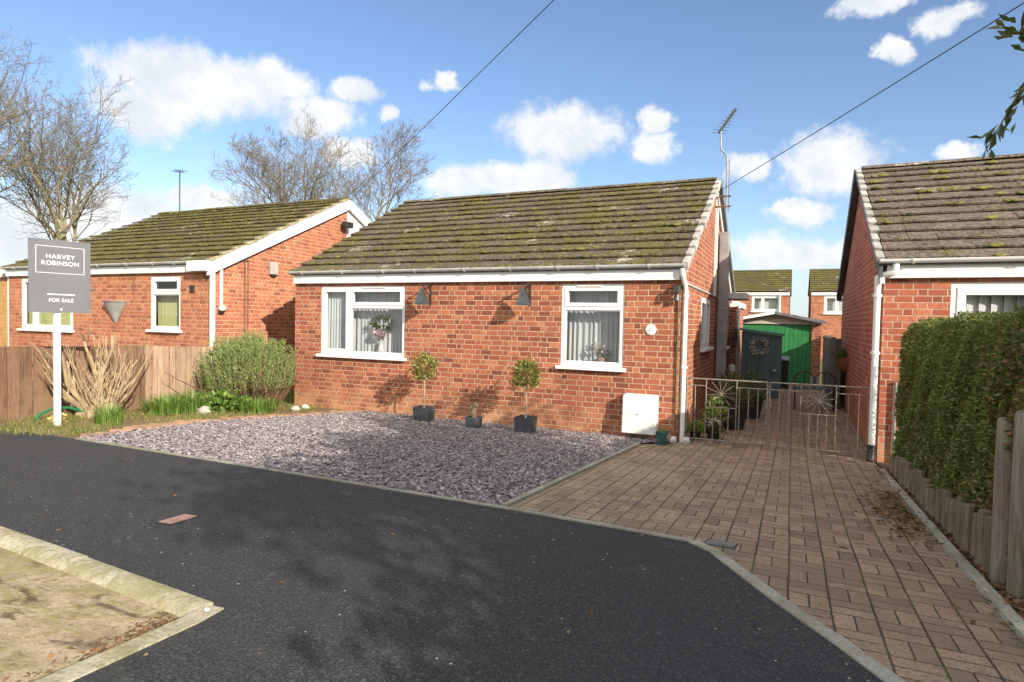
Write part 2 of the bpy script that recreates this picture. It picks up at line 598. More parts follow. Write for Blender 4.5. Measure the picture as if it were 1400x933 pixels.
M['fence_brown'] = timber('stained_fence', (0.215, 0.122, 0.078), (0.125, 0.07, 0.045), weather=(0.25, 0.16, 0.1), isl=0.45)
M['fence_pale'] = timber('weathered_fence', (0.43, 0.30, 0.21), (0.25, 0.16, 0.105), weather=(0.4, 0.3, 0.19), isl=0.5)
M['fence_dark'] = timber('dark_old_fence', (0.15, 0.125, 0.1), (0.085, 0.07, 0.056))
M['log'] = timber('grey_timber_post', (0.165, 0.13, 0.088), (0.085, 0.067, 0.045), weather=(0.11, 0.1, 0.04), isl=0.7)
M['post_grey'] = timber('silvered_post', (0.23, 0.2, 0.155), (0.12, 0.103, 0.08), weather=(0.18, 0.165, 0.07), isl=0.2)
M['green_door'] = timber('green_painted_boards', (0.035, 0.20, 0.065), (0.028, 0.165, 0.052), rough=0.45, isl=0.2, axis_scale=(6, 6, 0.8))
M['shed_paint'] = timber('blue_grey_painted_boards', (0.10, 0.145, 0.16), (0.08, 0.118, 0.132), rough=0.55, isl=0.2, axis_scale=(6, 6, 0.8))

M['leaf_hedge'] = leaf_mat('privet_leaf', [(0, (0.062, 0.088, 0.022)), (0.4, (0.125, 0.158, 0.038)), (0.75, (0.185, 0.22, 0.054)), (0.92, (0.25, 0.27, 0.078)), (1, (0.24, 0.16, 0.07))], 0.5, 0.25, 0.3)
M['leaf_brown'] = leaf_mat('dead_leaf', [(0, (0.08, 0.045, 0.022)), (0.6, (0.16, 0.09, 0.045)), (1, (0.3, 0.17, 0.085))], 0.8, 0.15, 0.2)
M['leaf_bay'] = leaf_mat('bay_leaf', [(0, (0.08, 0.095, 0.02)), (0.5, (0.19, 0.2, 0.045)), (0.85, (0.33, 0.32, 0.085)), (1, (0.45, 0.4, 0.14))], 0.4, 0.3, 0.4)
M['leaf_rosemary'] = leaf_mat('rosemary_needle', [(0, (0.10, 0.145, 0.042)), (0.5, (0.2, 0.255, 0.085)), (1, (0.35, 0.4, 0.165))], 0.6, 0.2, 0.25)
M['leaf_bed'] = leaf_mat('fresh_green_blade', [(0, (0.06, 0.13, 0.02)), (0.6, (0.14, 0.24, 0.045)), (1, (0.26, 0.34, 0.09))], 0.45, 0.35, 0.35)
M['leaf_lime'] = leaf_mat('lime_leaf', [(0, (0.09, 0.2, 0.02)), (1, (0.22, 0.36, 0.05))], 0.45, 0.35)
M['leaf_pot'] = leaf_mat('mixed_pot_leaf', [(0, (0.03, 0.05, 0.014)), (0.6, (0.08, 0.11, 0.03)), (1, (0.2, 0.19, 0.06))], 0.5, 0.3)
M['leaf_tree'] = leaf_mat('evergreen_leaf', [(0, (0.025, 0.04, 0.012)), (0.6, (0.06, 0.085, 0.02)), (1, (0.15, 0.16, 0.04))], 0.35, 0.3, 0.5)
M['grass'] = leaf_mat('grass_blade', [(0, (0.09, 0.12, 0.025)), (0.55, (0.2, 0.22, 0.06)), (1, (0.36, 0.31, 0.13))], 0.6, 0.3, 0.2)
M['leaf_grey'] = leaf_mat('silver_leaf', [(0, (0.3, 0.3, 0.25)), (1, (0.7, 0.68, 0.6))], 0.7, 0.2)


def asphalt_mat():
    m, t, p = new_mat('dark_asphalt')
    co = coords(t)
    n = t.noise(co, 115.0, 4, 0.8)
    n2 = t.noise(co, 55.0, 4, 0.75)
    big = t.noise(co, 0.8, 5, 0.6, 0.4)
    col = t.mix(t.step(n, 0.42, 0.66), (0.0155, 0.0165, 0.0185), (0.08, 0.079, 0.078))
    col = t.mix(t.math('MULTIPLY', t.step(n2, 0.57, 0.66), 0.5), col, (0.2, 0.195, 0.185))
    col = t.mix(t.math('MULTIPLY', t.step(big, 0.4, 0.7), 0.5), col, (0.03, 0.031, 0.034))
    scuff = t.step(t.noise(co, 2.0, 6, 0.7, 1.2), 0.58, 0.75)
    col = t.mix(t.math('MULTIPLY', scuff, 0.25), col, (0.13, 0.125, 0.115))
    vo = t.node('ShaderNodeTexVoronoi', feature='F1')
    vo.inputs['Scale'].default_value = 14.0
    t.link(co, vo.inputs['Vector'])
    fleck = t.math('LESS_THAN', vo.outputs['Distance'], 0.075)
    wsep = t.node('ShaderNodeSeparateColor')
    t.link(vo.outputs['Color'], wsep.inputs[0])
    fleck = t.math('MULTIPLY', fleck, t.math('GREATER_THAN', wsep.outputs[0], 0.6))
    col = t.mix(fleck, col, (0.42, 0.38, 0.31))
    t.link(col, p.inputs['Base Color'])
    p.inputs['Roughness'].default_value = 0.82
    p.inputs['Specular IOR Level'].default_value = 0.3
    t.link(t.bump(t.math('ADD', n, n2), 0.8, 0.006), p.inputs['Normal'])
    return m


def paver_mat():
    m, t, p = new_mat('block_paving')
    co = coords(t)
    wob = t.node('ShaderNodeTexNoise')
    wob.inputs['Scale'].default_value = 1.6
    t.link(co, wob.inputs['Vector'])
    wv = t.vmath('MULTIPLY', t.vmath('SUBTRACT', wob.outputs['Color'], (0.5, 0.5, 0.5)), (0.016, 0.016, 0.0))
    sep = t.node('ShaderNodeSeparateXYZ')
    t.link(t.vmath('ADD', co, wv), sep.inputs[0])
    u = t.math('DIVIDE', sep.outputs[0], 0.172)
    v = t.math('DIVIDE', sep.outputs[1], 0.172)
    iu, iv = t.math('FLOOR', u), t.math('FLOOR', v)
    fu, fv = t.math('FRACT', u), t.math('FRACT', v)
    par = t.math('FLOORED_MODULO', t.math('ADD', iu, iv), 2.0)

    def edge(f):
        return t.math('MINIMUM', f, t.math('SUBTRACT', 1.0, f))
    cell = t.math('MINIMUM', edge(fu), edge(fv))
    mu = t.math('ABSOLUTE', t.math('SUBTRACT', fu, 0.5))
    mv = t.math('ABSOLUTE', t.math('SUBTRACT', fv, 0.5))
    mid = t.node('ShaderNodeMix', data_type='FLOAT')
    t.link(par, mid.inputs[0])
    t.link(mv, mid.inputs[2])
    t.link(mu, mid.inputs[3])
    # joints running along the drive are wider than the others
    d = t.math('MULTIPLY', t.math('MINIMUM', t.math('MINIMUM', t.math('MULTIPLY', edge(fu), 0.75), edge(fv)), mid.outputs[0]), 0.172)
    d = t.math('ADD', d, t.math('MULTIPLY', t.math('SUBTRACT', t.noise(co, 60.0, 4, 0.7), 0.5), 0.009))
    face = t.step(d, 0.0008, 0.0052)
    hu = t.math('GREATER_THAN', fu, 0.5)
    hv = t.math('GREATER_THAN', fv, 0.5)
    half = t.node('ShaderNodeMix', data_type='FLOAT')
    t.link(par, half.inputs[0])
    t.link(hv, half.inputs[2])
    t.link(hu, half.inputs[3])
    cv = t.node('ShaderNodeCombineXYZ')
    t.link(iu, cv.inputs[0])
    t.link(iv, cv.inputs[1])
    t.link(half.outputs[0], cv.inputs[2])
    wn = t.node('ShaderNodeTexWhiteNoise', noise_dimensions='3D')
    t.link(cv.outputs[0], wn.inputs['Vector'])
    tone = t.ramp(wn.outputs['Value'], [(0, (0.20, 0.134, 0.10)), (0.35, (0.28, 0.187, 0.135)), (0.7, (0.345, 0.232, 0.165)), (1, (0.395, 0.275, 0.197))])
    n = t.noise(co, 70.0, 6, 0.8)
    tone = t.mix(t.math('MULTIPLY', t.step(n, 0.42, 0.62), 0.72), tone, (0.115, 0.085, 0.065))
    tone = t.mix(t.math('MULTIPLY', t.step(t.noise(co, 7.0, 5, 0.7), 0.48, 0.68), 0.45), tone, (0.13, 0.1, 0.075))
    tone = t.mix(t.math('MULTIPLY', t.step(t.noise(co, 160.0, 2), 0.62, 0.75), 0.5), tone, (0.5, 0.44, 0.38))
    big = t.step(t.noise(co, 1.1, 5, 0.65, 0.5), 0.42, 0.72)
    tone = t.mix(t.math('MULTIPLY', big, 0.45), tone, (0.21, 0.175, 0.1))
    sepc = t.node('ShaderNodeSeparateXYZ')
    t.link(co, sepc.inputs[0])
    st_n = t.math('ADD', t.noise(co, 1.4, 5, 0.7), t.math('MULTIPLY', sepc.outputs[0], -0.13))
    tone = t.mix(t.math('MULTIPLY', t.step(st_n, 0.38, 0.62), 0.6), tone, (0.38, 0.29, 0.17))
    mossy = t.step(t.noise(co, 1.7, 5, 0.7), 0.44, 0.58)
    jcol = t.mix(mossy, (0.048, 0.04, 0.03), (0.10, 0.112, 0.025))
    col = t.mix(face, jcol, tone)
    t.link(col, p.inputs['Base Color'])
    p.inputs['Roughness'].default_value = 0.88
    p.inputs['Specular IOR Level'].default_value = 0.25
    h = t.math('ADD', t.math('MULTIPLY', face, 1.2), t.math('ADD', t.math('MULTIPLY', n, 0.35), t.math('MULTIPLY', wn.outputs['Value'], 0.3)))
    t.link(t.bump(h, 0.8, 0.007), p.inputs['Normal'])
    return m


def concrete_mat(name, c1, c2, moss, amt=0.5, dark=(0.1, 0.075, 0.05), dark_amt=0.0, stretch=(1, 1, 1)):
    m, t, p = new_mat(name)
    co = coords(t)
    mp = t.node('ShaderNodeMapping')
    mp.inputs['Scale'].default_value = stretch
    t.link(co, mp.inputs[0])
    c = mp.outputs[0]
    col = t.mix(t.step(t.noise(c, 3.0, 6, 0.65), 0.35, 0.68), c1, c2)
    fine = t.noise(co, 80.0, 6, 0.8)
    col = t.mix(t.math('MULTIPLY', t.step(fine, 0.45, 0.65), 0.6), col, tuple(x * 0.5 for x in c2))
    mm = t.step(t.math('ADD', t.noise(c, 1.8, 6, 0.7), t.math('MULTIPLY', t.math('SUBTRACT', t.noise(co, 28.0, 3), 0.5), 0.5)), 0.44, 0.62)
    col = t.mix(t.math('MULTIPLY', mm, amt), col, moss)
    if dark_amt:
        dk = t.step(t.noise(c, 2.6, 6, 0.7, 0.6), 0.5, 0.66)
        col = t.mix(t.math('MULTIPLY', dk, dark_amt), col, dark)
    t.link(col, p.inputs['Base Color'])
    p.inputs['Roughness'].default_value = 0.9
    p.inputs['Specular IOR Level'].default_value = 0.2
    t.link(t.bump(t.math('ADD', fine, mm), 0.5, 0.008), p.inputs['Normal'])
    return m


M['asphalt'] = asphalt_mat()
M['paver'] = paver_mat()
M['kerb'] = concrete_mat('kerb_concrete', (0.50, 0.455, 0.35), (0.35, 0.31, 0.215), (0.2, 0.185, 0.065), 0.6)
M['edging'] = concrete_mat('edging_concrete', (0.40, 0.385, 0.335), (0.26, 0.245, 0.2), (0.17, 0.17, 0.06), 0.45)
M['road'] = concrete_mat('old_concrete_road', (0.46, 0.365, 0.25), (0.31, 0.235, 0.15), (0.24, 0.21, 0.07), 0.7, (0.085, 0.055, 0.038), 0.85, (1.6, 3.0, 1))
M['edge_brick'] = basic('tan_edging_brick', (0.43, 0.26, 0.15), (0.3, 0.17, 0.1), 0.9, 8, 80, 0.3, isl=0.4)
M['earth'] = concrete_mat('garden_earth', (0.26, 0.18, 0.10), (0.17, 0.115, 0.065), (0.16, 0.16, 0.05), 0.5)
M['lawn'] = concrete_mat('rough_lawn', (0.12, 0.13, 0.04), (0.09, 0.1, 0.03), (0.15, 0.14, 0.05), 0.5)
M['slate_bed'] = basic('slate_bed_base', (0.17, 0.145, 0.15), (0.11, 0.092, 0.098), 0.9, 8, 60, 0.5)


def slate_mat():
    m, t, p = new_mat('plum_slate_chips')
    co = coords(t)
    col = t.ramp(island(t), [(0, (0.08, 0.066, 0.07)), (0.2, (0.19, 0.16, 0.166)), (0.55, (0.29, 0.25, 0.258)), (0.85, (0.40, 0.355, 0.355)), (0.96, (0.55, 0.5, 0.48)), (1.0, (0.42, 0.26, 0.16))])
    t.link(t.mix(t.math('MULTIPLY', t.noise(co, 60, 3), 0.5), col, (0.11, 0.095, 0.11)), p.inputs['Base Color'])
    p.inputs['Roughness'].default_value = 0.7
    return m


M['slate'] = slate_mat()

# ------------------------------------------------------------------ ground
def sheet(name, poly, mat, lift, extra=None, label=None, cut=0.5):
    """flat outline laid on the sloping ground, cut into strips along y so that it follows the fall"""
    import bmesh
    bm = bmesh.new()
    vs = [bm.verts.new((x, y, 0)) for x, y in poly]
    bm.faces.new(vs)
    ys = [p[1] for p in poly]
    for yc in (0.0,):
        if min(ys) < yc < max(ys):
            bmesh.ops.bisect_plane(bm, geom=bm.verts[:] + bm.edges[:] + bm.faces[:], plane_co=(0, yc, 0), plane_no=(0, 1, 0))
    for v in bm.verts:
        v.co.z = g(v.co.y) + lift + (extra(v.co.x, v.co.y) if extra else 0)
    bmesh.ops.recalc_face_normals(bm, faces=bm.faces[:])
    if sum(f.normal.z for f in bm.faces) < 0:
        bmesh.ops.reverse_faces(bm, faces=bm.faces[:])
    me = bpy.data.meshes.new(name)
    bm.to_mesh(me)
    bm.free()
    me.materials.append(mat)
    o = bpy.data.objects.new(name, me)
    link(o)
    return struct(o, label)


mb = MB()
ROAD_DROP = 0.16
for y0, y1 in ((-400, -16), (-16, -6.45), (-6.45, 0), (0, 500)):
    e = -ROAD_DROP if y1 <= -6.45 else -0.02
    mb.quad((-600, y0, g(y0) + e), (600, y0, g(y0) + e), (600, y1, g(y1) + (-ROAD_DROP if y1 == -6.45 else e)), (-600, y1, g(y1) + (-ROAD_DROP if y1 == -6.45 else e)))
struct(mb.build('ground', M['lawn']), 'rough ground reaching the horizon')

EDGE = [(0.857, -4.60), (1.0, -4.74), (1.108, -4.93), (1.22, -5.12), (1.324, -5.30), (1.44, -5.48), (1.56, -5.66), (1.693, -5.88), (1.95, -6.4), (2.15, -7.0), (2.24, -8.0), (2.24, -14.0)]
FRONT = -4.47
sheet('pavement', [(-40, -2.2), (-9.0, FRONT - 0.1), (-6.4, FRONT - 0.1), (-5.3, FRONT - 0.03), (-0.45, FRONT - 0.06), (0.2, FRONT - 0.09)] + EDGE
      + [(-0.66, -14), (-0.66, -6.64), (-0.735, -6.592), (-14.0, -5.677), (-40, -3.9)], M['asphalt'], 0.004, label='dark asphalt pavement and drive crossing')
sheet('road', [(-40, -16), (-0.62, -16), (-0.62, -6.66), (-0.8, -6.66), (-14, -5.74), (-40, -3.95)], M['road'], 0.0,
      extra=lambda x, y: -0.028 if x > -1 else -0.11, label='old mossy concrete road')
sheet('driveway', [(-0.40, -0.60), (-0.02, -0.28), (-0.02, 10.6), (2.32, 10.6), (2.26, -1.0), (2.24, -16), (2.24, -8.0)]
      + [(x, y) for x, y in EDGE[::-1][2:]] + [(0.2, FRONT - 0.09), (-0.45, FRONT - 0.06)], M['paver'], 0.002, label='brown block paved driveway')
sheet('bed_soil', [(-7.6, -6.0), (-5.2, FRONT - 0.02), (-5.55, -3.6), (-5.62, -2.6), (-5.5, -1.9), (-5.3, -1.2), (-5.2, 0.0), (-7.9, 0.0)], M['earth'], 0.0, label='earth of the planting bed')
sheet('hedge_bed', [(2.29, 0.0), (2.29, -16), (9, -16), (9, 0)], M['soil'], 0.0, label='dark soil under the hedge')
GRAVEL = [(-5.3, FRONT), (-0.45, FRONT - 0.04), (-0.40, -0.55), (-0.1, 0.0), (-5.15, 0.0), (-5.25, -0.9), (-5.48, -1.9), (-5.58, -2.7), (-5.5, -3.6)]
sheet('gravel_bed_base', GRAVEL, M['slate_bed'], 0.004, label='base under the slate chippings')


def in_poly(x, y, poly):
    c = np.zeros(len(x), bool)
    n = len(poly)
    for i in range(n):
        x0, y0 = poly[i]
        x1, y1 = poly[(i + 1) % n]
        c ^= ((y0 > y) != (y1 > y)) & (x < (x1 - x0) * (y - y0) / (y1 - y0 + 1e-12) + x0)
    return c


def shards(n, poly, lift, smin, smax):
    xs = rng.uniform(min(p[0] for p in poly), max(p[0] for p in poly), n * 2)
    ys = rng.uniform(min(p[1] for p in poly), max(p[1] for p in poly), n * 2)
    k = in_poly(xs, ys, poly)
    xs, ys = xs[k][:n], ys[k][:n]
    n = len(xs)
    a = rng.uniform(0, 2 * math.pi, n)
    L = rng.uniform(smin, smax, n)
    Wd = L * rng.uniform(0.4, 0.85, n)
    Th = rng.uniform(0.004, 0.011, n)
    zz = np.array([g(y) for y in ys]) + lift + rng.uniform(0.004, 0.03, n)
    nrm = unit(np.stack([rng.normal(0, 0.24, n), rng.normal(0, 0.24, n), np.ones(n)], 1))
    d = np.stack([np.cos(a), np.sin(a), np.zeros(n)], 1)
    d = unit(d - nrm * (d * nrm).sum(1, keepdims=True))
    e = np.cross(nrm, d)
    c = np.stack([xs, ys, zz], 1)
    q = [(-1, -0.55), (0.25, -1), (1, -0.1), (0.3, 0.9), (-0.8, 0.7)]
    bot, top = [], []
    for s, w in q:
        js = s * rng.uniform(0.7, 1.15, n)
        jw = w * rng.uniform(0.7, 1.15, n)
        pnt = c + d * (js * L / 2)[:, None] + e * (jw * Wd / 2)[:, None]
        bot.append(pnt - nrm * Th[:, None])
        top.append(pnt)
    V = np.stack(bot + top, 1).reshape(-1, 3)
    b = np.arange(n)[:, None] * 10
    me_faces = []
    side = []
    for i in range(5):
        j = (i + 1) % 5
        side.append(b + np.array([[i, j, 5 + j, 5 + i]]))
    tri = [b + np.array([[5, 6, 7, 8]]), b + np.array([[5, 8, 9, 9]])]
    # quads throughout: the fifth corner closes with a sliver triangle, so build it as separate quads
    Fq = np.concatenate(side + [b + np.array([[5, 6, 7, 8]])])
    Ft = b + np.array([[5, 8, 9]])
    return V, Fq, Ft


V, Fq, Ft = shards(42000, GRAVEL, 0.0, 0.016, 0.052)
Fall = np.concatenate([np.concatenate([Fq[:, [0, 1, 2]], Fq[:, [0, 2, 3]]]), Ft])
tag(np_mesh('slate_gravel', V, Fall, M['slate']), 'plum grey slate chippings covering the front bed', 'gravel', kind='stuff')

# kerb along the road, its dropped end, and the flush strips
KA, KB = Vector((-0.74, -6.585)), Vector((-14.0, -5.67))
kd = (KB - KA).normalized()
kn = Vector((kd.y, -kd.x))
if kn.y > 0:
    kn = -kn          # towards the road
kerb = thing('kerb', (-2.0, -6.55, g(-6.55)), 'pale mossy concrete kerb stones with rounded edge beside the road', 'kerb')
for i in range(14):
    s0, s1 = i * 0.93, i * 0.93 + 0.922
    mbk = MB()
    prof = [(0.0, -0.25), (0.0, 0.004), (0.03, 0.012), (0.07, 0.010), (0.105, -0.006), (0.128, -0.036), (0.137, -0.09), (0.14, -0.25)]
    rings = []
    for s in (s0, s1):
        pt = KA + kd * s
        dz = random.uniform(-0.002, 0.002)
        rings.append([(pt.x + kn.x * (a - 0.0), pt.y + kn.y * a, g(pt.y) + zz * (1.0 if i else (0.82 if s == s0 else 1.0)) + dz) for a, zz in prof])
    n = len(prof)
    mbk.add(rings[0] + rings[1], [tuple(range(n)), tuple(range(n, 2 * n))[::-1]] + [(k, n + k, n + k + 1, k + 1) for k in range(n - 1)])
    mbk.build('kerb_stone', M['kerb'], kerb, smooth=True)


def strip(name, pts, width, lift, mat, label, thick=0.06):
    mbs = MB()
    P2 = [Vector(p) for p in pts]
    Ls, Rs = [], []
    for i, p in enumerate(P2):
        d = (P2[min(i + 1, len(P2) - 1)] - P2[max(i - 1, 0)]).normalized()
        nn = Vector((-d.y, d.x))
        Ls.append(p + nn * width / 2)
        Rs.append(p - nn * width / 2)
    for i in range(len(P2) - 1):
        seg = [Ls[i], Ls[i + 1], Rs[i + 1], Rs[i]]
        mbs.hexa([(q.x, q.y, g(q.y) + lift - thick) for q in seg[::-1]] + [(q.x, q.y, g(q.y) + lift) for q in seg[::-1]])
    return struct(mbs.build(name, mat), label)


strip('crossing_kerb_strip', [(-0.69, -6.625), (-0.665, -6.76), (-0.645, -7.2), (-0.63, -7.8), (-0.6, -8.6), (-0.55, -14)], 0.085, 0.010, M['kerb'], 'flush concrete strip between road and asphalt')
strip('front_edging', [(-5.25, FRONT - 0.03), (-4.2, FRONT - 0.035), (-2.8, FRONT - 0.03), (-1.5, FRONT - 0.05), (-0.45, FRONT - 0.06), (0.2, FRONT - 0.09), (0.857, -4.60)], 0.045, 0.014, M['edging'], 'thin concrete edging along the asphalt')
strip('drive_edging', EDGE, 0.07, 0.012, M['edging'], 'flush concrete edging around the driveway bell')
strip('gravel_edging', [(-0.43, FRONT - 0.02), (-0.40, -2.5), (-0.385, -0.58)], 0.05, 0.022, M['edging'], 'concrete edging between gravel and driveway')
strip('hedge_edging', [(2.262, -0.75), (2.255, -2.0), (2.25, -3.6), (2.262, -5.4), (2.262, -9)], 0.055, 0.03, M['edging'], 'mossy concrete edging along the hedge side')

mb = MB()
arc = [(-5.28, FRONT + 0.02), (-5.5, -3.7), (-5.62, -2.75), (-5.52, -1.95), (-5.29, -0.95), (-5.2, -0.1)]
pl = []
for i in range(len(arc) - 1):
    for k in range(8):
        f = k / 8
        pl.append((arc[i][0] * (1 - f) + arc[i + 1][0] * f, arc[i][1] * (1 - f) + arc[i + 1][1] * f))
pl.append(arc[-1])
cum = 0
for i in range(len(pl) - 1):
    a, b = Vector(pl[i]), Vector(pl[i + 1])
    cum += (b - a).length
    if cum < 0.11:
        continue
    cum = 0
    d = (b - a).normalized()
    nn = Vector((-d.y, d.x))
    c = (a + b) / 2
    w, l, h = 0.10, 0.05, random.uniform(0.025, 0.045)
    cs = [c + d * l + nn * w, c - d * l + nn * w, c - d * l - nn * w, c + d * l - nn * w]
    j = [random.uniform(-0.006, 0.006) for _ in range(4)]
    mb.hexa([(q.x, q.y, g(q.y) - 0.03) for q in cs] + [(q.x, q.y, g(q.y) + h + jj) for q, jj in zip(cs, j)])
tag(mb.build('brick_edging', M['edge_brick'], bevel=0.006), 'curved row of tan bricks edging the planting bed', 'edging')


def cover(name, x, y, w, l, rot, mat, label, cat, lift=0.009):
    t0 = thing(name, (x, y, g(y)), label, cat)
    ca, sa = math.cos(rot), math.sin(rot)

    def pt(a, b, z):
        yy = y + a * sa + b * ca
        return (x + a * ca - b * sa, yy, g(yy) + z)
    for nm, (a0, a1, b0, b1), z, mt in (('frame', (-w / 2, w / 2, -l / 2, l / 2), lift, M['dark_metal']), ('lid', (-w / 2 + .012, w / 2 - .012, -l / 2 + .012, l / 2 - .012), lift + 0.003, mat)):
        m2 = MB()
        m2.hexa([pt(a, b, -0.03) for a, b in ((a0, b0), (a1, b0), (a1, b1), (a0, b1))] + [pt(a, b, z) for a, b in ((a0, b0), (a1, b0), (a1, b1), (a0, b1))])
        m2.build(nm, mt, t0)
    return t0


cover('service_cover', -1.885, -5.89, 0.115, 0.21, 0.12, M['cover_pink'], 'small reddish service cover set in the asphalt', 'cover')
cover('drain_cover', 1.01, -4.55, 0.18, 0.13, -0.1, M['grey_board'], 'small dark metal drain cover set in the block paving', 'cover', 0.004)

# ------------------------------------------------------------------ houses
def wall_panel(mb, T, L, z0, z1, holes, depth=0.12):
    us = sorted({0.0, L} | {h[0] for h in holes} | {h[1] for h in holes})
    zs = sorted({z0, z1} | {h[2] for h in holes} | {h[3] for h in holes})
    for i in range(len(us) - 1):
        for j in range(len(zs) - 1):
            uc, zc = (us[i] + us[i + 1]) / 2, (zs[j] + zs[j + 1]) / 2
            if any(h[0] < uc < h[1] and h[2] < zc < h[3] for h in holes):
                continue
            mb.quad(T(us[i], 0, zs[j]), T(us[i + 1], 0, zs[j]), T(us[i + 1], 0, zs[j + 1]), T(us[i], 0, zs[j + 1]))
    for u0, u1, a, b in holes:
        d = -depth
        mb.quad(T(u0, 0, a), T(u0, d, a), T(u0, d, b), T(u0, 0, b))
        mb.quad(T(u1, 0, a), T(u1, 0, b), T(u1, d, b), T(u1, d, a))
        mb.quad(T(u0, 0, b), T(u0, d, b), T(u1, d, b), T(u1, 0, b))
        mb.quad(T(u0, 0, a), T(u1, 0, a), T(u1, d, a), T(u0, d, a))


def window(parent, T, u0, u1, z0, z1, mull=(), transoms=None, sill=True, fr=0.055, sash=0.045, vent=False):
    """frame mesh with its panes and sill as children. mull: u positions; transoms: {column: z}"""
    transoms = transoms or {}
    m = MB()
    F0, F1 = -0.075, -0.012
    m.tbox(T, u0, u1, F0, F1, z0, z0 + fr)
    m.tbox(T, u0, u1, F0, F1, z1 - fr, z1)
    m.tbox(T, u0, u0 + fr, F0, F1, z0 + fr, z1 - fr)
    m.tbox(T, u1 - fr, u1, F0, F1, z0 + fr, z1 - fr)
    edges = [u0 + fr] + [e for x in mull for e in (x - 0.03, x + 0.03)] + [u1 - fr]
    for x in mull:
        m.tbox(T, x - 0.03, x + 0.03, F0, F1, z0 + fr, z1 - fr)
    cells = []
    for c in range(len(mull) + 1):
        a, b = edges[2 * c], edges[2 * c + 1]
        if c in transoms:
            zt = transoms[c]
            m.tbox(T, a, b, F0, F1, zt - 0.03, zt + 0.03)
            cells += [(a, b, z0 + fr, zt - 0.03, False), (a, b, zt + 0.03, z1 - fr, True)]
        else:
            cells.append((a, b, z0 + fr, z1 - fr, c not in transoms))
    panes = []
    for a, b, c, d, op in cells:
        w = sash if op else 0.016
        d0, d1 = (-0.06, -0.002) if op else (-0.06, -0.03)
        m.tbox(T, a - 0.008 * op, b + 0.008 * op, d0, d1, c - 0.008 * op, c + w)
        m.tbox(T, a - 0.008 * op, b + 0.008 * op, d0, d1, d - w, d + 0.008 * op)
        m.tbox(T, a - 0.008 * op, a + w, d0, d1, c + w, d - w)
        m.tbox(T, b - w, b + 0.008 * op, d0, d1, c + w, d - w)
        panes.append((a + w, b - w, c + w, d - w))
    wf = m.build('window', M['white'], parent, bevel=0.004)
    for a, b, c, d in panes:
        q = MB()
        q.tbox(T, a - 0.004, b + 0.004, -0.05, -0.044, c - 0.004, d + 0.004)
        q.build('pane', M['glass'], wf)
    if sill:
        s = MB()
        s.tbox(T, u0 - 0.05, u1 + 0.05, -0.07, 0.075, z0 - 0.05, z0 - 0.001)
        s.build('sill', M['white'], wf, bevel=0.006)
    if vent:
        q = MB()
        a, b = cells[-1][0], cells[-1][1]
        q.tbox(T, a + 0.22 * (b - a), a + 0.68 * (b - a), -0.0015, 0.012, z1 - 0.04, z1 - 0.02)
        q.build('trickle_vent', M['white_old'], wf)
    return wf


def roof_tiles(x0, x1, ye, ze, yr, zr, seed, tw=0.3, gauge=0.31):
    """tiles of one pitch from the eave (ye, ze) up to the ridge (yr, zr): one box per tile"""
    rr = np.random.default_rng(seed)
    run = math.hypot(yr - ye, zr - ze)
    sy, sz = (yr - ye) / run, (zr - ze) / run
    ny, nz = -sz * (1 if yr > ye else 1), sy
    if nz < 0:
        ny, nz = -ny, -nz
    n = int(round(run / gauge))
    gau = run / n
    c = int(round((x1 - x0) / tw))
    w = (x1 - x0) / c
    V, F = [], []
    for k in range(n):
        s0, s1 = k * gau, k * gau + gau * 1.14
        s1 = min(s1, run - 0.002)
        off = 0
        for i in range(c):
            a, b = x0 + i * w + 0.0008, x0 + (i + 1) * w - 0.0008
            lj = rr.uniform(-0.004, 0.004) - (0.03 if rr.random() < 0.012 else 0)
            hj = rr.normal(0, 0.0025)
            tl = rr.normal(0, 0.002)
            base = len(V)
            for top in (0, 1):
                for xx, ss, tt in ((a, s0 + lj, tl), (b, s0 + lj, -tl), (b, s1, 0), (a, s1, 0)):
                    lo = 0.031 + hj if ss < s0 + gau * 0.5 else -0.010
                    h = lo + tt + (0.024 if top else 0.0)
                    V.append((xx, ye + sy * ss + ny * h, ze + sz * ss + nz * h))
            F += [tuple(base + q for q in f) for f in ((0, 3, 2, 1), (4, 5, 6, 7), (0, 1, 5, 4), (1, 2, 6, 5), (2, 3, 7, 6), (3, 0, 4, 7))]
    return V, F, (sy, sz, ny, nz, n, gau, run)


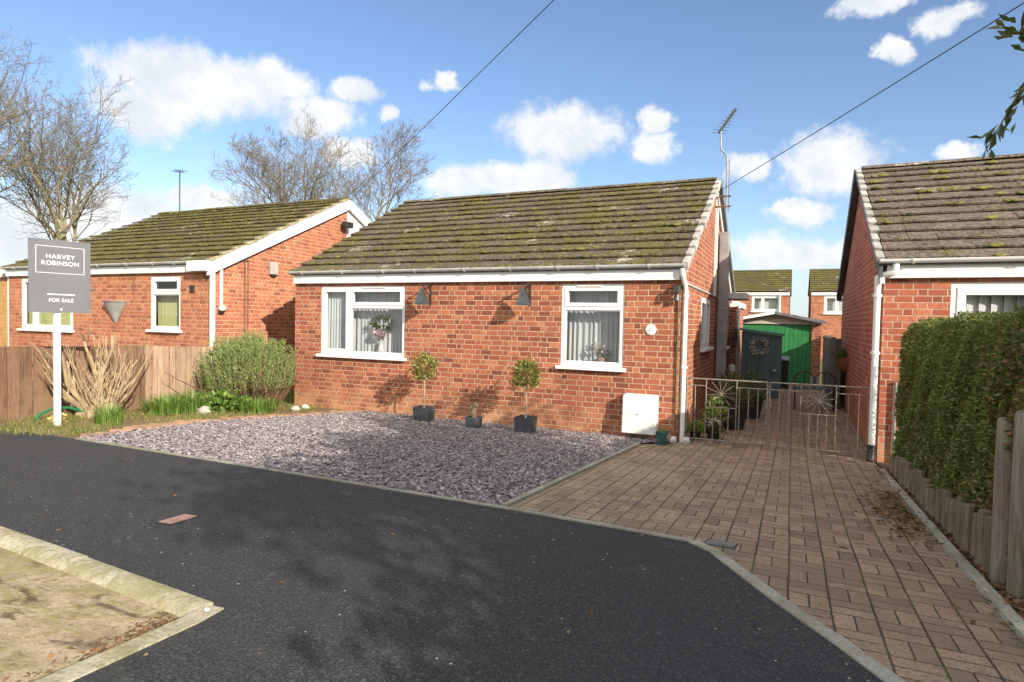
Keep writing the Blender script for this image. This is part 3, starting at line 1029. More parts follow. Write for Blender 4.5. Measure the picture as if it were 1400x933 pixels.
def moss_clumps(n, x0, x1, ye, ze, prm, seed, rmin, rmax, bias=None, edge=0.5, spread=1.0):
    rr = np.random.default_rng(seed)
    sy, sz, ny, nz, rows, gau, run = prm
    nu, nv = 8, 5
    th = np.linspace(0.0, math.pi * 0.5, nv)
    base = np.array([(math.sin(a) * math.cos(p), math.sin(a) * math.sin(p), math.cos(a)) for a in th for p in np.linspace(0, 2 * math.pi, nu, endpoint=False)])
    fa = np.array([(j * nu + i, (j + 1) * nu + i, (j + 1) * nu + (i + 1) % nu, j * nu + (i + 1) % nu) for j in range(nv - 1) for i in range(nu)])
    Vs, Fs = [], []
    cl = [(rr.uniform(x0, x1), rr.uniform(0, run)) for _ in range(max(4, n // 9))]
    for i in range(n):
        cx, cs = cl[rr.integers(len(cl))]
        x = min(max(cx + rr.normal(0, 0.22 * spread), x0 + 0.03), x1 - 0.03)
        s = min(max(cs + rr.normal(0, 0.25 * spread), 0.0), run - 0.05)
        if rr.random() < edge:
            s = round(s / gau) * gau + rr.uniform(0.0, 0.05)
            s = min(s, run - 0.06)
        r = rr.uniform(rmin, rmax)
        fr = (s / gau) % 1.0
        hh = 0.060 - 0.046 * fr
        b = base * (1 + rr.uniform(-0.3, 0.3, (len(base), 1)))
        px = x + b[:, 0] * r * rr.uniform(1.0, 1.9)
        ps = s + b[:, 1] * r * rr.uniform(0.6, 1.0)
        ph = hh - 0.006 + b[:, 2] * r * rr.uniform(0.28, 0.5)
        Vs.append(np.stack([px, ye + sy * ps + ny * ph, ze + sz * ps + nz * ph], 1))
        Fs.append(fa + i * len(base))
    return np.concatenate(Vs), np.concatenate(Fs)


def gutter(parent, x0, x1, y, z, mat, r=0.055, n_br=8, back=None):
    m = MB()
    n = 10
    vs = []
    for x in (x0, x1):
        for rad in (r, r - 0.006):
            for k in range(n + 1):
                w = math.pi + math.pi * k / n
                vs.append((x, y + rad * math.cos(w), z + rad * math.sin(w)))
    q = n + 1
    fs = []
    for k in range(n):
        fs.append((k, k + 1, 2 * q + k + 1, 2 * q + k))
        fs.append((q + k, 3 * q + k, 3 * q + k + 1, q + k + 1))
        fs.append((k, q + k, q + k + 1, k + 1))
        fs.append((2 * q + k, 2 * q + k + 1, 3 * q + k + 1, 3 * q + k))
    fs += [(0, 2 * q, 3 * q, q), (n, q + n, 3 * q + n, 2 * q + n)]
    m.add(vs, fs)
    # end caps
    for x in (x0, x1):
        m.prism([(x, y + r * math.cos(math.pi + math.pi * k / n), z + r * math.sin(math.pi + math.pi * k / n)) for k in range(n + 1)], (0.004 if x == x1 else -0.004, 0, 0))
    go = m.build('gutter', mat, parent, smooth=True)
    for i in range(n_br):
        x = x0 + (x1 - x0) * (i + 0.5) / n_br + random.uniform(-0.15, 0.15)
        b = MB()
        pts = []
        for k in range(n + 1):
            w = math.pi + math.pi * k / n
            pts.append((y + (r + 0.007) * math.cos(w), z + (r + 0.007) * math.sin(w)))
        outer = pts
        inner = [(y + (r + 0.001) * math.cos(math.pi + math.pi * k / n), z + (r + 0.001) * math.sin(math.pi + math.pi * k / n)) for k in range(n + 1)][::-1]
        poly = [(x - 0.014, a, c) for a, c in outer + inner]
        nn = len(outer)
        vsb = [(x - 0.014, a, c) for a, c in outer] + [(x + 0.014, a, c) for a, c in outer]
        b.add(vsb, [(k, k + 1, nn + k + 1, nn + k) for k in range(nn - 1)])
        bo = b.build('gutter_bracket', mat, go)
        sm = bo.modifiers.new('solid', 'SOLIDIFY')
        sm.thickness = 0.006
        sm.offset = 1
    return go


def downpipe(parent, pts, mat, r=0.034, clips=()):
    m = MB()
    m.tube(pts, r, 12)
    o = m.build('downpipe', mat, parent, smooth=True)
    for z in clips:
        p = pts[-1]
        b = MB()
        b.lathe((p[0], p[1], z), [(r + 0.002, -0.02), (r + 0.009, -0.018), (r + 0.009, 0.018), (r + 0.002, 0.02)], 12)
        b.box(p[0] - 0.05, p[1] - 0.006, z - 0.012, p[0] + 0.05, p[1] + 0.006, z + 0.012)
        b.build('pipe_clip', mat, o)
    return o


def bungalow(name, label, x0, x1, y0, depth, zb, eave, rise, bm_, tile, seed, verge_l, verge_r, front_holes, right_holes=(), left_holes=(), rise_y=None, white_gable=False):
    """walls, roof and rainwater goods; returns the root and its wall frames"""
    root = thing(name, ((x0 + x1) / 2, y0, zb), label, 'house')
    yr = y0 + depth / 2
    zt = zb + eave
    Tf = lambda u, d, z: (x0 + u, y0 - d, z)
    Tr = lambda u, d, z: (x1 + d, y0 + u, z)
    Tl = lambda u, d, z: (x0 - d, y0 + u, z)
    Tb = lambda u, d, z: (x0 + u, y0 + depth + d, z)
    w = MB()
    base = -0.3
    wall_panel(w, Tf, x1 - x0, base, zt, front_holes)
    wall_panel(w, Tb, x1 - x0, base, zt, [])
    wall_panel(w, Tr, depth, base, zt, right_holes)
    wall_panel(w, Tl, depth, base, zt, left_holes)
    apex = zt + rise
    for T in (Tr, Tl):
        if white_gable and T is Tr:
            w.quad(T(0, 0, zt), T(depth / 2, 0, zt), T(depth / 2, 0, apex - 0.03))
        else:
            w.quad(T(0, 0, zt), T(depth, 0, zt), T(depth / 2, 0, apex - 0.03))
    w.build('wall', bm_, root)
    ye, ze = y0 - 0.10, zt + 0.02 - 0.10 * rise / (depth / 2)
    yb = y0 + depth + 0.10
    zr = zt + 0.02 + rise
    # deck under the tiles
    dk = MB()
    for ya in (ye, yb):
        dk.hexa([(x0 - 0.02, ya, ze - 0.03), (x1 + 0.02, ya, ze - 0.03), (x1 + 0.02, yr, zr - 0.03), (x0 - 0.02, yr, zr - 0.03),
                 (x0 - 0.02, ya, ze - 0.008), (x1 + 0.02, ya, ze - 0.008), (x1 + 0.02, yr, zr - 0.008), (x0 - 0.02, yr, zr - 0.008)])
    rl, rrt = x0 - verge_l, x1 + verge_r
    V1, F1, prm = roof_tiles(rl, rrt, ye, ze, yr, zr, seed)
    V2, F2, prm2 = roof_tiles(rl, rrt, yb, ze, yr, zr, seed + 1)
    ro = MB()
    ro.add(V1, F1)
    ro.add(V2, F2)
    roof = ro.build('roof', tile, root)
    dk.build('roof_deck', M['grey_board'], roof)
    # ridge tiles
    rg_ = MB()
    nrt = int((rrt - rl) / 0.45)
    for i in range(nrt):
        a = rl + (rrt - rl) * i / nrt
        b = rl + (rrt - rl) * (i + 1) / nrt + 0.012
        pts = []
        j = random.uniform(-0.006, 0.006)
        for k in range(7):
            ww = math.pi * (0.08 + 0.84 * k / 6)
            pts.append((yr + 0.125 * math.cos(ww), zr - 0.022 + j + 0.085 * math.sin(ww)))
        vs = [(a, p, q) for p, q in pts] + [(b, p, q + 0.004) for p, q in pts]
        rg_.add(vs, [(k, k + 1, 8 + k, 7 + k) for k in range(6)] + [tuple(range(7)), tuple(range(7, 14))[::-1]])
    rg_.build('ridge', tile, roof)
    return root, roof, dict(Tf=Tf, Tr=Tr, Tl=Tl, ye=ye, ze=ze, yr=yr, zr=zr, yb=yb, rl=rl, rr=rrt, prm=prm, prm2=prm2, zt=zt, apex=apex)


def barge(parent, x, thick, ye, ze, yr, zr, h, mat, drop=0.0, name='barge_board'):
    m = MB()
    m.hexa([(x, ye, ze - h - drop), (x + thick, ye, ze - h - drop), (x + thick, yr, zr - h - drop), (x, yr, zr - h - drop),
            (x, ye, ze - drop), (x + thick, ye, ze - drop), (x + thick, yr, zr - drop), (x, yr, zr - drop)])
    return m.build(name, mat, parent, bevel=0.004)


def verge_lumps(parent, x, w, prm, ye, ze, mat, seed, h=0.05, name='verge'):
    rr = random.Random(seed)
    sy, sz, ny, nz, n, gau, run = prm
    m = MB()
    for k in range(n):
        s0, s1 = k * gau + 0.012, (k + 1) * gau - 0.004
        ww = w * rr.uniform(0.85, 1.15)
        lo, hi = -h, 0.062 + rr.uniform(-0.004, 0.010)
        c = []
        for hh0, hh1 in ((lo, lo), (hi, hi - 0.04)):
            for xx, s, e in ((x, s0, hh0), (x + ww, s0, hh0), (x + ww, s1, hh1), (x, s1, hh1)):
                c.append((xx, ye + sy * s + ny * e, ze + sz * s + nz * e))
        m.hexa(c)
    return m.build(name, mat, parent, bevel=0.017, seg=3)


# ---- the main bungalow
MX0, MX1, MD = -6.70, 0.0, 6.74
W1 = (-6.11, -4.37, 0.94, 2.11)
W2 = (-1.68, -0.765, 0.95, 2.115)
SW1 = (1.95, 3.15, 1.18, 2.03)
SW2 = (5.25, 6.3, 1.1, 1.93)
main, mroof, mk = bungalow('brick_bungalow', 'red brick bungalow with brown mossy roof, facing the slate gravel bed', MX0, MX1, 0.0, MD, 0.0, 2.36, 1.80, M['brick_main'], M['tile_main'], 11,
                           0.0, 0.0, [(W1[0] - MX0, W1[1] - MX0, W1[2], W1[3]), (W2[0] - MX0, W2[1] - MX0, W2[2], W2[3])], [SW1, SW2])
Tf = mk['Tf']
window(main, Tf, W1[0] - MX0, W1[1] - MX0, W1[2], W1[3], mull=(-5.50 - MX0,), transoms={1: 1.765}, vent=True)
window(main, Tf, W2[0] - MX0, W2[1] - MX0, W2[2], W2[3], transoms={0: 1.775}, vent=True)
window(main, mk['Tr'], *SW1, mull=(2.6,))
window(main, mk['Tr'], *SW2)
mb = MB()
mb.box(MX0 + 0.02, -0.07, 2.155, MX1 - 0.02, -0.002, 2.335)
mb.build('fascia', M['white'], main, bevel=0.004)
mb = MB()
mb.box(MX0 + 0.02, -0.10, 2.337, MX1 + 0.01, -0.003, 2.352)
mb.build('eave_board', M['grey_board'], main)
gutter(main, MX0 - 0.03, MX1 + 0.05, -0.12, 2.362, M['gutter'], r=0.047, n_br=9)
downpipe(main, [(0.02, -0.108, 2.30), (0.022, -0.106, 2.24), (0.03, -0.07, 2.18), (0.042, 0.0, 2.09), (0.048, 0.035, 2.02), (0.048, 0.04, 1.9), (0.048, 0.04, -0.02)], M['white'], 0.034, (1.95, 1.0))
# pale verge lumps on the front pitch, weathered barge on the rear one
verge_lumps(mroof, MX1 + 0.003, 0.10, mk['prm'], mk['ye'], mk['ze'], M['mortar_verge'], 3, 0.05)
barge(mroof, MX1 + 0.006, 0.05, mk['ye'] + 0.05, mk['ze'], mk['yr'], mk['zr'], 0.10, M['mortar_verge'], 0.035)
barge(mroof, MX1 + 0.05, 0.06, mk['yb'] + 0.02, mk['ze'], mk['yr'] - 0.03, mk['zr'], 0.15, M['grey_board'], -0.02)
barge(mroof, MX1 + 0.006, 0.04, mk['yb'] + 0.02, mk['ze'], mk['yr'], mk['zr'], 0.16, M['white_old'], 0.13)
verge_lumps(mroof, MX0 - 0.03, 0.05, mk['prm'], mk['ye'], mk['ze'], M['tile_main'], 5, 0.03)
V, F = moss_clumps(1500, mk['rl'], mk['rr'] - 0.1, mk['ye'], mk['ze'], mk['prm'], 21, 0.012, 0.045)
o = np_mesh('moss', V, F, M['moss'], mroof, True)
o['kind'] = 'stuff'
# white cladding board, tall flue, canopy and cables on the gable
mb = MB()
mb.hexa([(0.003, 3.42, 2.1), (0.028, 3.42, 2.1), (0.028, 3.74, 2.1), (0.003, 3.74, 2.1), (0.003, 3.42, 4.06), (0.028, 3.42, 4.06), (0.028, 3.74, 3.90), (0.003, 3.74, 3.90)])
mb.build('gable_panel', M['white_old'], main)
mb = MB()
mb.box(0.032, 3.95, 0.42, 0.20, 4.14, 3.34)
mb.box(0.024, 3.94, 1.86, 0.21, 4.15, 1.9)
fl = mb.build('flue', M['flue'], main, bevel=0.01)
mb = MB()
mb.box(0.004, 4.62, 2.10, 0.50, 5.5, 2.22)
mb.build('door_canopy', M['white_old'], main, bevel=0.008)
mb = MB()
mb.tube([(0.012, 0.16, 2.13), (0.014, 1.8, 2.12), (0.012, 3.44, 2.11)], 0.016, 6)
mb.tube([(0.02, 4.36, 0.5), (0.02, 4.36, 1.2)], 0.045, 8)
mb.build('cable_run', M['gutter'], main, smooth=True)
mb = MB()
mb.tube([(-0.035, -0.02, 2.1), (-0.035, -0.015, 0.1)], 0.012, 6)
mb.tube([(0.014, 0.012, 2.1), (0.014, 0.012, 0.1)], 0.008, 6)
mb.build('wall_cable', M['woody'], main)
mb = MB()
mb.box(-1.9, 6.75, -0.3, 0.14, 9.0, 2.0)
ext = mb.build('rear_extension', M['brick_main'], main)
mb = MB()
mb.box(-1.95, 6.76, 2.003, 0.20, 9.05, 2.13)
mb.tube([(0.19, 6.85, 2.0), (0.19, 6.85, 0.0)], 0.034, 8)
mb.build('extension_trim', M['white'], ext)

# ---- right neighbour
RX0, RX1 = 2.30, 9.0
RW = (2.95 - RX0, 5.55 - RX0, 0.94, 2.105)
right, rroof, rk = bungalow('brick_bungalow', 'red brick bungalow partly hidden behind the clipped hedge', RX0, RX1, 0.0, MD, 0.0, 2.36, 1.80, M['brick_right'], M['tile_right'], 31,
                            0.0, 0.1, [RW])
window(right, rk['Tf'], *RW, mull=(1.43, 2.3), fr=0.07, sash=0.075)
mb = MB()
mb.box(RX0 + 0.02, -0.07, 2.15, RX1, -0.002, 2.335)
mb.build('fascia', M['white'], right, bevel=0.004)
mb = MB()
mb.box(RX0, -0.10, 2.337, RX1, -0.003, 2.352)
mb.build('eave_board', M['slate_board'], right)
gutter(right, RX0 - 0.06, RX1, -0.12, 2.362, M['white'], r=0.047, n_br=8)
downpipe(right, [(RX0 + 0.1, -0.108, 2.31), (RX0 + 0.1, -0.106, 2.235), (RX0 + 0.07, -0.1, 2.205), (RX0 - 0.03, -0.05, 2.185), (RX0 - 0.062, -0.02, 2.16), (RX0 - 0.062, -0.012, 2.08), (RX0 - 0.062, -0.012, 0.16)], M['white'], 0.036, (1.95, 1.28))
mb = MB()
mb.tube([(RX0 - 0.062, -0.012, 0.2), (RX0 - 0.062, -0.012, 0.07), (RX0 - 0.07, -0.05, 0.0)], [0.045, 0.045, 0.05], 10)
mb.build('drain_shoe', M['dark_metal'], right, smooth=True)
mb = MB()
mb.tube([(RX0 + 0.155, -0.03, 0.95), (RX0 + 0.155, -0.03, 0.0)], 0.017, 8)
mb.build('waste_pipe', M['grey_metal'], right, smooth=True)
verge_lumps(rroof, RX0 - 0.098, 0.095, rk['prm'], rk['ye'], rk['ze'], M['mortar_verge'], 8, 0.0)
barge(rroof, RX0 - 0.07, 0.045, rk['ye'], rk['ze'], rk['yr'], rk['zr'], 0.17, M['slate_board'], 0.0)
barge(rroof, RX0 - 0.05, 0.047, rk['ye'], rk['ze'], rk['yr'], rk['zr'], 0.07, M['white'], 0.172)
barge(rroof, RX0 - 0.11, 0.1, rk['yb'], rk['ze'], rk['yr'], rk['zr'], 0.2, M['slate_board'], -0.02)
V, F = moss_clumps(300, rk['rl'] + 0.1, rk['rr'], rk['ye'], rk['ze'], rk['prm'], 41, 0.018, 0.055, edge=0.9, spread=3.0)
o = np_mesh('moss', V, F, M['moss_bright'], rroof, True)
o['kind'] = 'stuff'

# ---- left neighbour
LX0, LX1, LY, LZ, LD = -14.95, -8.4, -0.35, 0.2, 7.5
LWa = (-14.45 - LX0, -12.55 - LX0, 1.19, 2.32)
LWb = (-10.07 - LX0, -9.22 - LX0, 1.27, 2.30)
left, lroof, lk = bungalow('brick_bungalow', 'red brick bungalow behind the timber fence, with white barge boards and heavily mossed roof', LX0, LX1, LY, LD, LZ, 2.36, 1.80, M['brick_left'], M['tile_left'], 51,
                           0.05, 0.0, [LWa, LWb], white_gable=True)
window(left, lk['Tf'], *LWa, mull=(1.0,))
window(left, lk['Tf'], *LWb, transoms={0: 1.98})
mb = MB()
mb.box(LX0 + 0.02, LY - 0.07, 2.36, LX1 - 0.02, LY - 0.002, 2.53)
mb.build('fascia', M['white'], left, bevel=0.004)
gutter(left, LX0 - 0.03, LX1 - 0.35, LY - 0.12, 2.562, M['gutter'], r=0.047, n_br=8)
zt = lk['zt']
mb = MB()
hyr, hz = lk['yr'], lk['apex']
mb.prism([(LX1 - 0.03, hyr, zt), (LX1 - 0.03, LY + LD, zt), (LX1 - 0.03, hyr, hz - 0.03)], (0.02, 0, 0))
mb.build('gable_panel', M['white'], left)
barge(lroof, LX1 + 0.03, 0.06, lk['ye'] - 0.02, lk['ze'], lk['yr'], lk['zr'], 0.24, M['white'], 0.0)
barge(lroof, LX1 + 0.03, 0.06, lk['yb'], lk['ze'], lk['yr'], lk['zr'], 0.24, M['white'], 0.0)
verge_lumps(lroof, LX1 + 0.003, 0.10, lk['prm'], lk['ye'], lk['ze'], M['tan_mortar'], 9, 0.0)
mb = MB()
mb.box(LX1 - 0.42, LY - 0.19, 2.37, LX1 + 0.085, LY - 0.03, 2.56)
mb.build('gutter_box', M['white'], left, bevel=0.01)
downpipe(left, [(LX1 + 0.04, LY + 0.0, 2.38), (LX1 + 0.04, LY + 0.0, 0.1)], M['white'], 0.05)
mb = MB()
mb.tube([(LX1 + 0.03, LY + 0.2, 2.55), (LX1 + 0.03, LY + 0.2, 1.76)], 0.03, 6)
mb.build('conduit', M['white'], left)
mb = MB()
mb.tube([(LX1 + 0.02, LY + 0.75, 2.62), (LX1 + 0.02, LY + 0.75, 0.3)], 0.014, 6)
mb.tube([(LX1 + 0.02, LY + 0.83, 2.66), (LX1 + 0.02, LY + 0.83, 0.3)], 0.009, 6)
mb.tube([(LX1 + 0.02, LY + 0.83, 2.66), (LX1 + 0.02, LY + 0.66, 2.62)], 0.012, 6)
mb.build('wall_cable', M['woody'], left)
mb = MB()
mb.box(LX0 - 0.09, LY + 0.02, 0.2, LX0 - 0.01, LY + 0.1, 2.4)
mb.build('downpipe', M['white'], left)
mb = MB()
mb.box(-8.95, LY - 0.02, 1.98, -8.83, LY - 0.001, 2.12)
mb.build('air_vent', M['dark_metal'], left, bevel=0.004)
V, F = moss_clumps(1100, lk['rl'], lk['rr'] - 0.1, lk['ye'], lk['ze'], lk['prm'], 61, 0.02, 0.05)
o = np_mesh('moss', V, F, M['moss'], lroof, True)
o['kind'] = 'stuff'

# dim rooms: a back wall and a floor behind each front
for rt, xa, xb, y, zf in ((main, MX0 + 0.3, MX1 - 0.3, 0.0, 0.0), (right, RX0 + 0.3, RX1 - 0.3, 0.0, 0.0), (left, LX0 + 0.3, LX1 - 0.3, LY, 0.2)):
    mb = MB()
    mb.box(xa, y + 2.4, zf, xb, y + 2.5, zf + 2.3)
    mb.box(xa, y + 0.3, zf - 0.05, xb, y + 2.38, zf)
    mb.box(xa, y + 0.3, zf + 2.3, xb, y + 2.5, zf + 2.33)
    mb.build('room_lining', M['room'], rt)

# ---- curtains and blinds, vases
def curtain(name, xa, xb, z0, z1, y, mat, label, folds=14, amp=0.022, cat='curtain', seed=0, group=None):
    rr = random.Random(seed)
    m = MB()
    n = folds * 8
    ph = [rr.uniform(0.7, 1.35) for _ in range(folds + 2)]
    vs = []
    for i in range(n + 1):
        f = i / n
        k = f * folds
        a = amp * math.sin(2 * math.pi * k + 0.8 * math.sin(k * 1.7)) * ph[int(k)]
        for j in range(3):
            z = z0 + (z1 - z0) * j / 2
            vs.append((xa + (xb - xa) * f, y + a * (1.2 - 0.3 * j), z))
    m.add(vs, [(3 * i + j, 3 * i + 3 + j, 3 * i + 4 + j, 3 * i + 1 + j) for i in range(n) for j in range(2)])
    o = m.build(name, mat, smooth=True)
    return tag(o, label, cat, group)


curtain('net_curtain', -6.16, -5.52, 0.98, 2.2, 0.13, M['net'], 'grey net curtain in the narrow left light of the wide window', 10, 0.014, seed=1)
curtain('net_curtain', -5.62, -4.25, 0.98, 2.2, 0.22, M['net'], 'grey net curtain behind the white vase of pink flowers', 17, 0.014, seed=2)
curtain('net_curtain', -1.85, -0.65, 0.98, 2.2, 0.22, M['net'], 'grey net curtain behind the small window beside the number plaque', 15, 0.014, seed=3)


def blinds(xa, xb, z0, z1, y, n, mat, label):
    m = MB()
    w = (xb - xa) / n
    for i in range(n):
        c = xa + (i + 0.5) * w
        a = R(22 + random.uniform(-4, 4))
        dx, dy = math.cos(a) * w * 0.56, math.sin(a) * w * 0.56
        m.quad((c - dx, y - dy, z0), (c + dx, y + dy, z0), (c + dx, y + dy, z1), (c - dx, y - dy, z1))
    return tag(m.build('vertical_blind', mat), label, 'blind')


blinds(2.9, 5.6, 0.95, 2.2, 0.13, 24, M['blind_cream'], 'cream vertical blind in the window above the hedge')
blinds(-14.5, -12.5, 1.2, 2.4, LY + 0.2, 18, M['blind_reflection'], 'vertical blind with a green lawn reflection painted into its colour, in the far left window behind the sale board')
blinds(-10.1, -9.2, 1.25, 2.02, LY + 0.2, 9, M['blind_reflection'], 'vertical blind with a green lawn reflection painted into its colour, in the small window near the wall planter')


def bouquet(parent, c, r, n, mat, name, seed, ln=0.05, wd=0.03, flat=0.8):
    rg2 = np.random.default_rng(seed)
    d = unit(rg2.normal(size=(n, 3)))
    P = np.array(c) + d * (r * rg2.uniform(0.2, 1, n) ** 0.5)[:, None] * np.array([1, 0.7, flat])
    V, F = leaf_cloud(P, d + rg2.normal(0, 0.4, (n, 3)), ln, wd, rg=rg2)
    return np_mesh(name, V, F, mat, parent)


vt = thing('flower_vase', (-4.93, 0.14, 0.99), 'white vase of pink flowers on the wide window sill', 'vase')
MB().lathe((-4.93, 0.14, 0.945), [(0.05, 0), (0.062, 0.05), (0.05, 0.16), (0.035, 0.21), (0.045, 0.25)], 16).build('vase', M['ceramic'], vt, smooth=True)
bouquet(vt, (-4.93, 0.10, 1.33), 0.12, 200, M['pink_flower'], 'blossom', 5, 0.03, 0.03, 0.5)
bouquet(vt, (-4.93, 0.16, 1.50), 0.2, 170, M['leaf_pot'], 'foliage', 6, 0.07, 0.03, 0.55)
vt = thing('flower_vase', (-1.12, 0.14, 0.99), 'blush pot of white orchids on the small window sill', 'vase')
MB().lathe((-1.12, 0.14, 0.95), [(0.035, 0), (0.055, 0.05), (0.06, 0.12), (0.05, 0.13)], 16).build('vase', M['ceramic_pink'], vt, smooth=True)
bouquet(vt, (-1.16, 0.13, 1.22), 0.08, 40, M['white_flower'], 'blossom', 7, 0.045, 0.04)
bouquet(vt, (-1.10, 0.15, 1.12), 0.09, 40, M['leaf_pot'], 'foliage', 8, 0.06, 0.02)

# ---- wall fittings of the main bungalow
def lantern(x, label):
    t0 = thing('wall_lantern', (x, -0.12, 1.93), label, 'lantern', 'lanterns on the front wall')
    m = MB()
    m.box(x - 0.01, -0.016, 1.80, x + 0.01, -0.002, 2.12)
    m.box(x - 0.01, -0.30, 2.095, x + 0.01, -0.016, 2.115)
    m.tube([(x, -0.012, 1.88), (x, -0.12, 2.0), (x, -0.24, 2.10)], 0.008, 6)
    m.tube([(x, -0.26, 2.10), (x, -0.26, 2.03)], 0.006, 6)
    m.tube([(x, -0.30, 2.105), (x, -0.32, 2.085), (x, -0.30, 2.07)], 0.006, 6)
    m.build('bracket', M['dark_metal'], t0)
    m = MB()
    cy = -0.26
    rings = []
    for h, s in ((1.80, 0.080), (1.83, 0.077), (1.92, 0.056), (1.99, 0.036), (2.05, 0.018)):
        rings.append([(x + sx * s, cy + sy * s, h) for sx, sy in ((-1, -1), (1, -1), (1, 1), (-1, 1))])
    vs = [p for r_ in rings for p in r_]
    fs = [(i * 4 + k, i * 4 + (k + 1) % 4, i * 4 + 4 + (k + 1) % 4, i * 4 + 4 + k) for i in range(4) for k in range(4)] + [(16, 17, 18, 19)]
    m.add(vs, fs)
    m.build('lamp_shade', M['lead'], t0)
    return t0


lantern(-3.88, 'grey tapered lantern on a bracket nearest the wide window')
lantern(-2.17, 'grey four sided lantern on a bracket nearest the small window')

t0 = thing('number_plaque', (-0.39, -0.012, 1.49), 'round white house number plaque reading 13', 'plaque')
m = MB()
n = 32
for i, (r0, y) in enumerate(((0.072, -0.002), (0.074, -0.012), (0.066, -0.018))):
    m.v += [(-0.39 + r0 * math.cos(2 * math.pi * k / n), y, 1.49 + r0 * math.sin(2 * math.pi * k / n)) for k in range(n)]
m.f += [(i * n + k, i * n + (k + 1) % n, (i + 1) * n + (k + 1) % n, (i + 1) * n + k) for i in range(2) for k in range(n)] + [tuple(range(2 * n, 3 * n))]
m.build('disc', M['white'], t0, smooth=True)


def text(name, body, size, loc, rot, mat, parent, align='CENTER', extrude=0.001, sx=1.0, space=1.0):
    cu = bpy.data.curves.new(name, 'FONT')
    cu.body = body
    cu.size = size
    cu.align_x = align
    cu.align_y = 'CENTER'
    cu.extrude = extrude
    cu.space_character = space
    cu.offset = size * 0.004
    cu.materials.append(mat)
    tmp = bpy.data.objects.new(name, cu)
    COL.objects.link(tmp)
    bpy.context.view_layer.update()
    me = bpy.data.meshes.new_from_object(tmp.evaluated_get(bpy.context.evaluated_depsgraph_get()))
    COL.objects.unlink(tmp)
    bpy.data.objects.remove(tmp)
    bpy.data.curves.remove(cu)
    me.name = name
    if not me.materials:
        me.materials.append(mat)
    o = bpy.data.objects.new(name, me)
    link(o, parent)
    o.location = Vector(loc) - wloc(parent)
    o.rotation_euler = rot
    o.scale = (sx, 1, 1)
    return o


text('number', '13', 0.062, (-0.39, -0.0195, 1.49), (R(90), 0, 0), M['grey_metal'], t0)

t0 = thing('meter_box', (-0.49, -0.11, 0.08), 'white plastic gas meter box at the wall foot beside the driveway', 'meter box')
m = MB()
m.hexa([(-0.715, -0.20, 0.09), (-0.255, -0.20, 0.09), (-0.255, -0.003, 0.09), (-0.715, -0.003, 0.09), (-0.715, -0.17, 0.60), (-0.255, -0.17, 0.60), (-0.255, -0.003, 0.62), (-0.715, -0.003, 0.62)])
m.build('case', M['white'], t0, bevel=0.022, seg=4)
m = MB()
m.hexa([(-0.705, -0.212, 0.10), (-0.265, -0.212, 0.10), (-0.265, -0.19, 0.10), (-0.705, -0.19, 0.10), (-0.705, -0.195, 0.385), (-0.265, -0.195, 0.385), (-0.265, -0.175, 0.385), (-0.705, -0.175, 0.385)])
d0 = m.build('door', M['white_old'], t0, bevel=0.008)
m = MB()
m.tube([(-0.5, -0.196, 0.36), (-0.5, -0.203, 0.36)], 0.012, 10)
m.build('lock', M['grey_metal'], d0)
m = MB()
m.tube([(-0.63, -0.1, 0.1), (-0.63, -0.1, -0.02)], 0.017, 8)
m.build('gas_pipe', M['grey_metal'], t0)

t0 = thing('security_light', (-0.03, -0.06, 2.02), 'black security floodlight at the house corner beside the downpipe', 'floodlight')
MB().box(-0.08, -0.03, 2.0, -0.02, -0.003, 2.08).build('mount', M['dark_metal'], t0, bevel=0.006)
MB().hexa([(-0.09, -0.17, 1.97), (0.0, -0.17, 1.97), (0.0, -0.05, 2.0), (-0.09, -0.05, 2.0), (-0.09, -0.15, 2.07), (0.0, -0.15, 2.07), (0.0, -0.04, 2.1), (-0.09, -0.04, 2.1)]).build('lamp_housing', M['dark_metal'], t0, bevel=0.01)
MB().tube([(-0.045, -0.07, 1.96), (-0.045, -0.08, 1.88)], [0.03, 0.04], 10).build('sensor', M['lead'], t0, smooth=True)

t0 = thing('teal_pot', (-0.12, -0.40, g(-0.4)), 'small square teal glazed pot beside the white downpipe', 'pot')
m = MB()
z0 = g(-0.4)
m.lathe((-0.12, -0.40, z0), [(0.078, 0), (0.10, 0.15), (0.112, 0.152), (0.115, 0.178), (0.098, 0.178), (0.09, 0.15)], 4, ang=R(45))
m.build('pot', M['pot_teal'], t0, bevel=0.008)
MB().lathe((-0.12, -0.40, z0 + 0.145), [(0.09, 0), (0.09, 0.006)], 4, ang=R(45)).build('soil', M['soil'], t0)
P = np.array([[-0.12 + random.uniform(-.05, .05), -0.4 + random.uniform(-.05, .05), z0 + 0.15] for _ in range(60)])
V, F = leaf_cloud(P, np.stack([rng.normal(0, .4, 60), rng.normal(0, .4, 60), np.ones(60)], 1), 0.06, 0.012)
np_mesh('foliage', V, F, M['grass'], t0)

# stones at the downpipe foot
for x, y, r_, lab in ((-0.035, -0.12, 0.045, 'small white stone standing against the foot of the white downpipe, wall side'), (0.13, -0.1, 0.05, 'small white stone at the foot of the white downpipe, gate side')):
    tag(MB().blob((x, y, g(y) + r_ * 0.8), r_, 1, 0.9, 1.1, 0.12, int(r_ * 1000)).build('stone', M['white_stone'], smooth=True), lab, 'stone')

# ---- square planters
def square_pot(parent, c, w, h, z0):
    m = MB()
    m.lathe((c[0], c[1], z0), [(w * 0.64, 0), (w * 0.71, h), (w * 0.63, h), (w * 0.62, h - 0.03)], 4, ang=R(45))
    m.build('pot', M['pot_slate'], parent, bevel=0.005)
    MB().lathe((c[0], c[1], z0 + h - 0.035), [(w * 0.62, 0), (w * 0.62, 0.006)], 4, ang=R(45)).build('soil', M['soil'], parent)


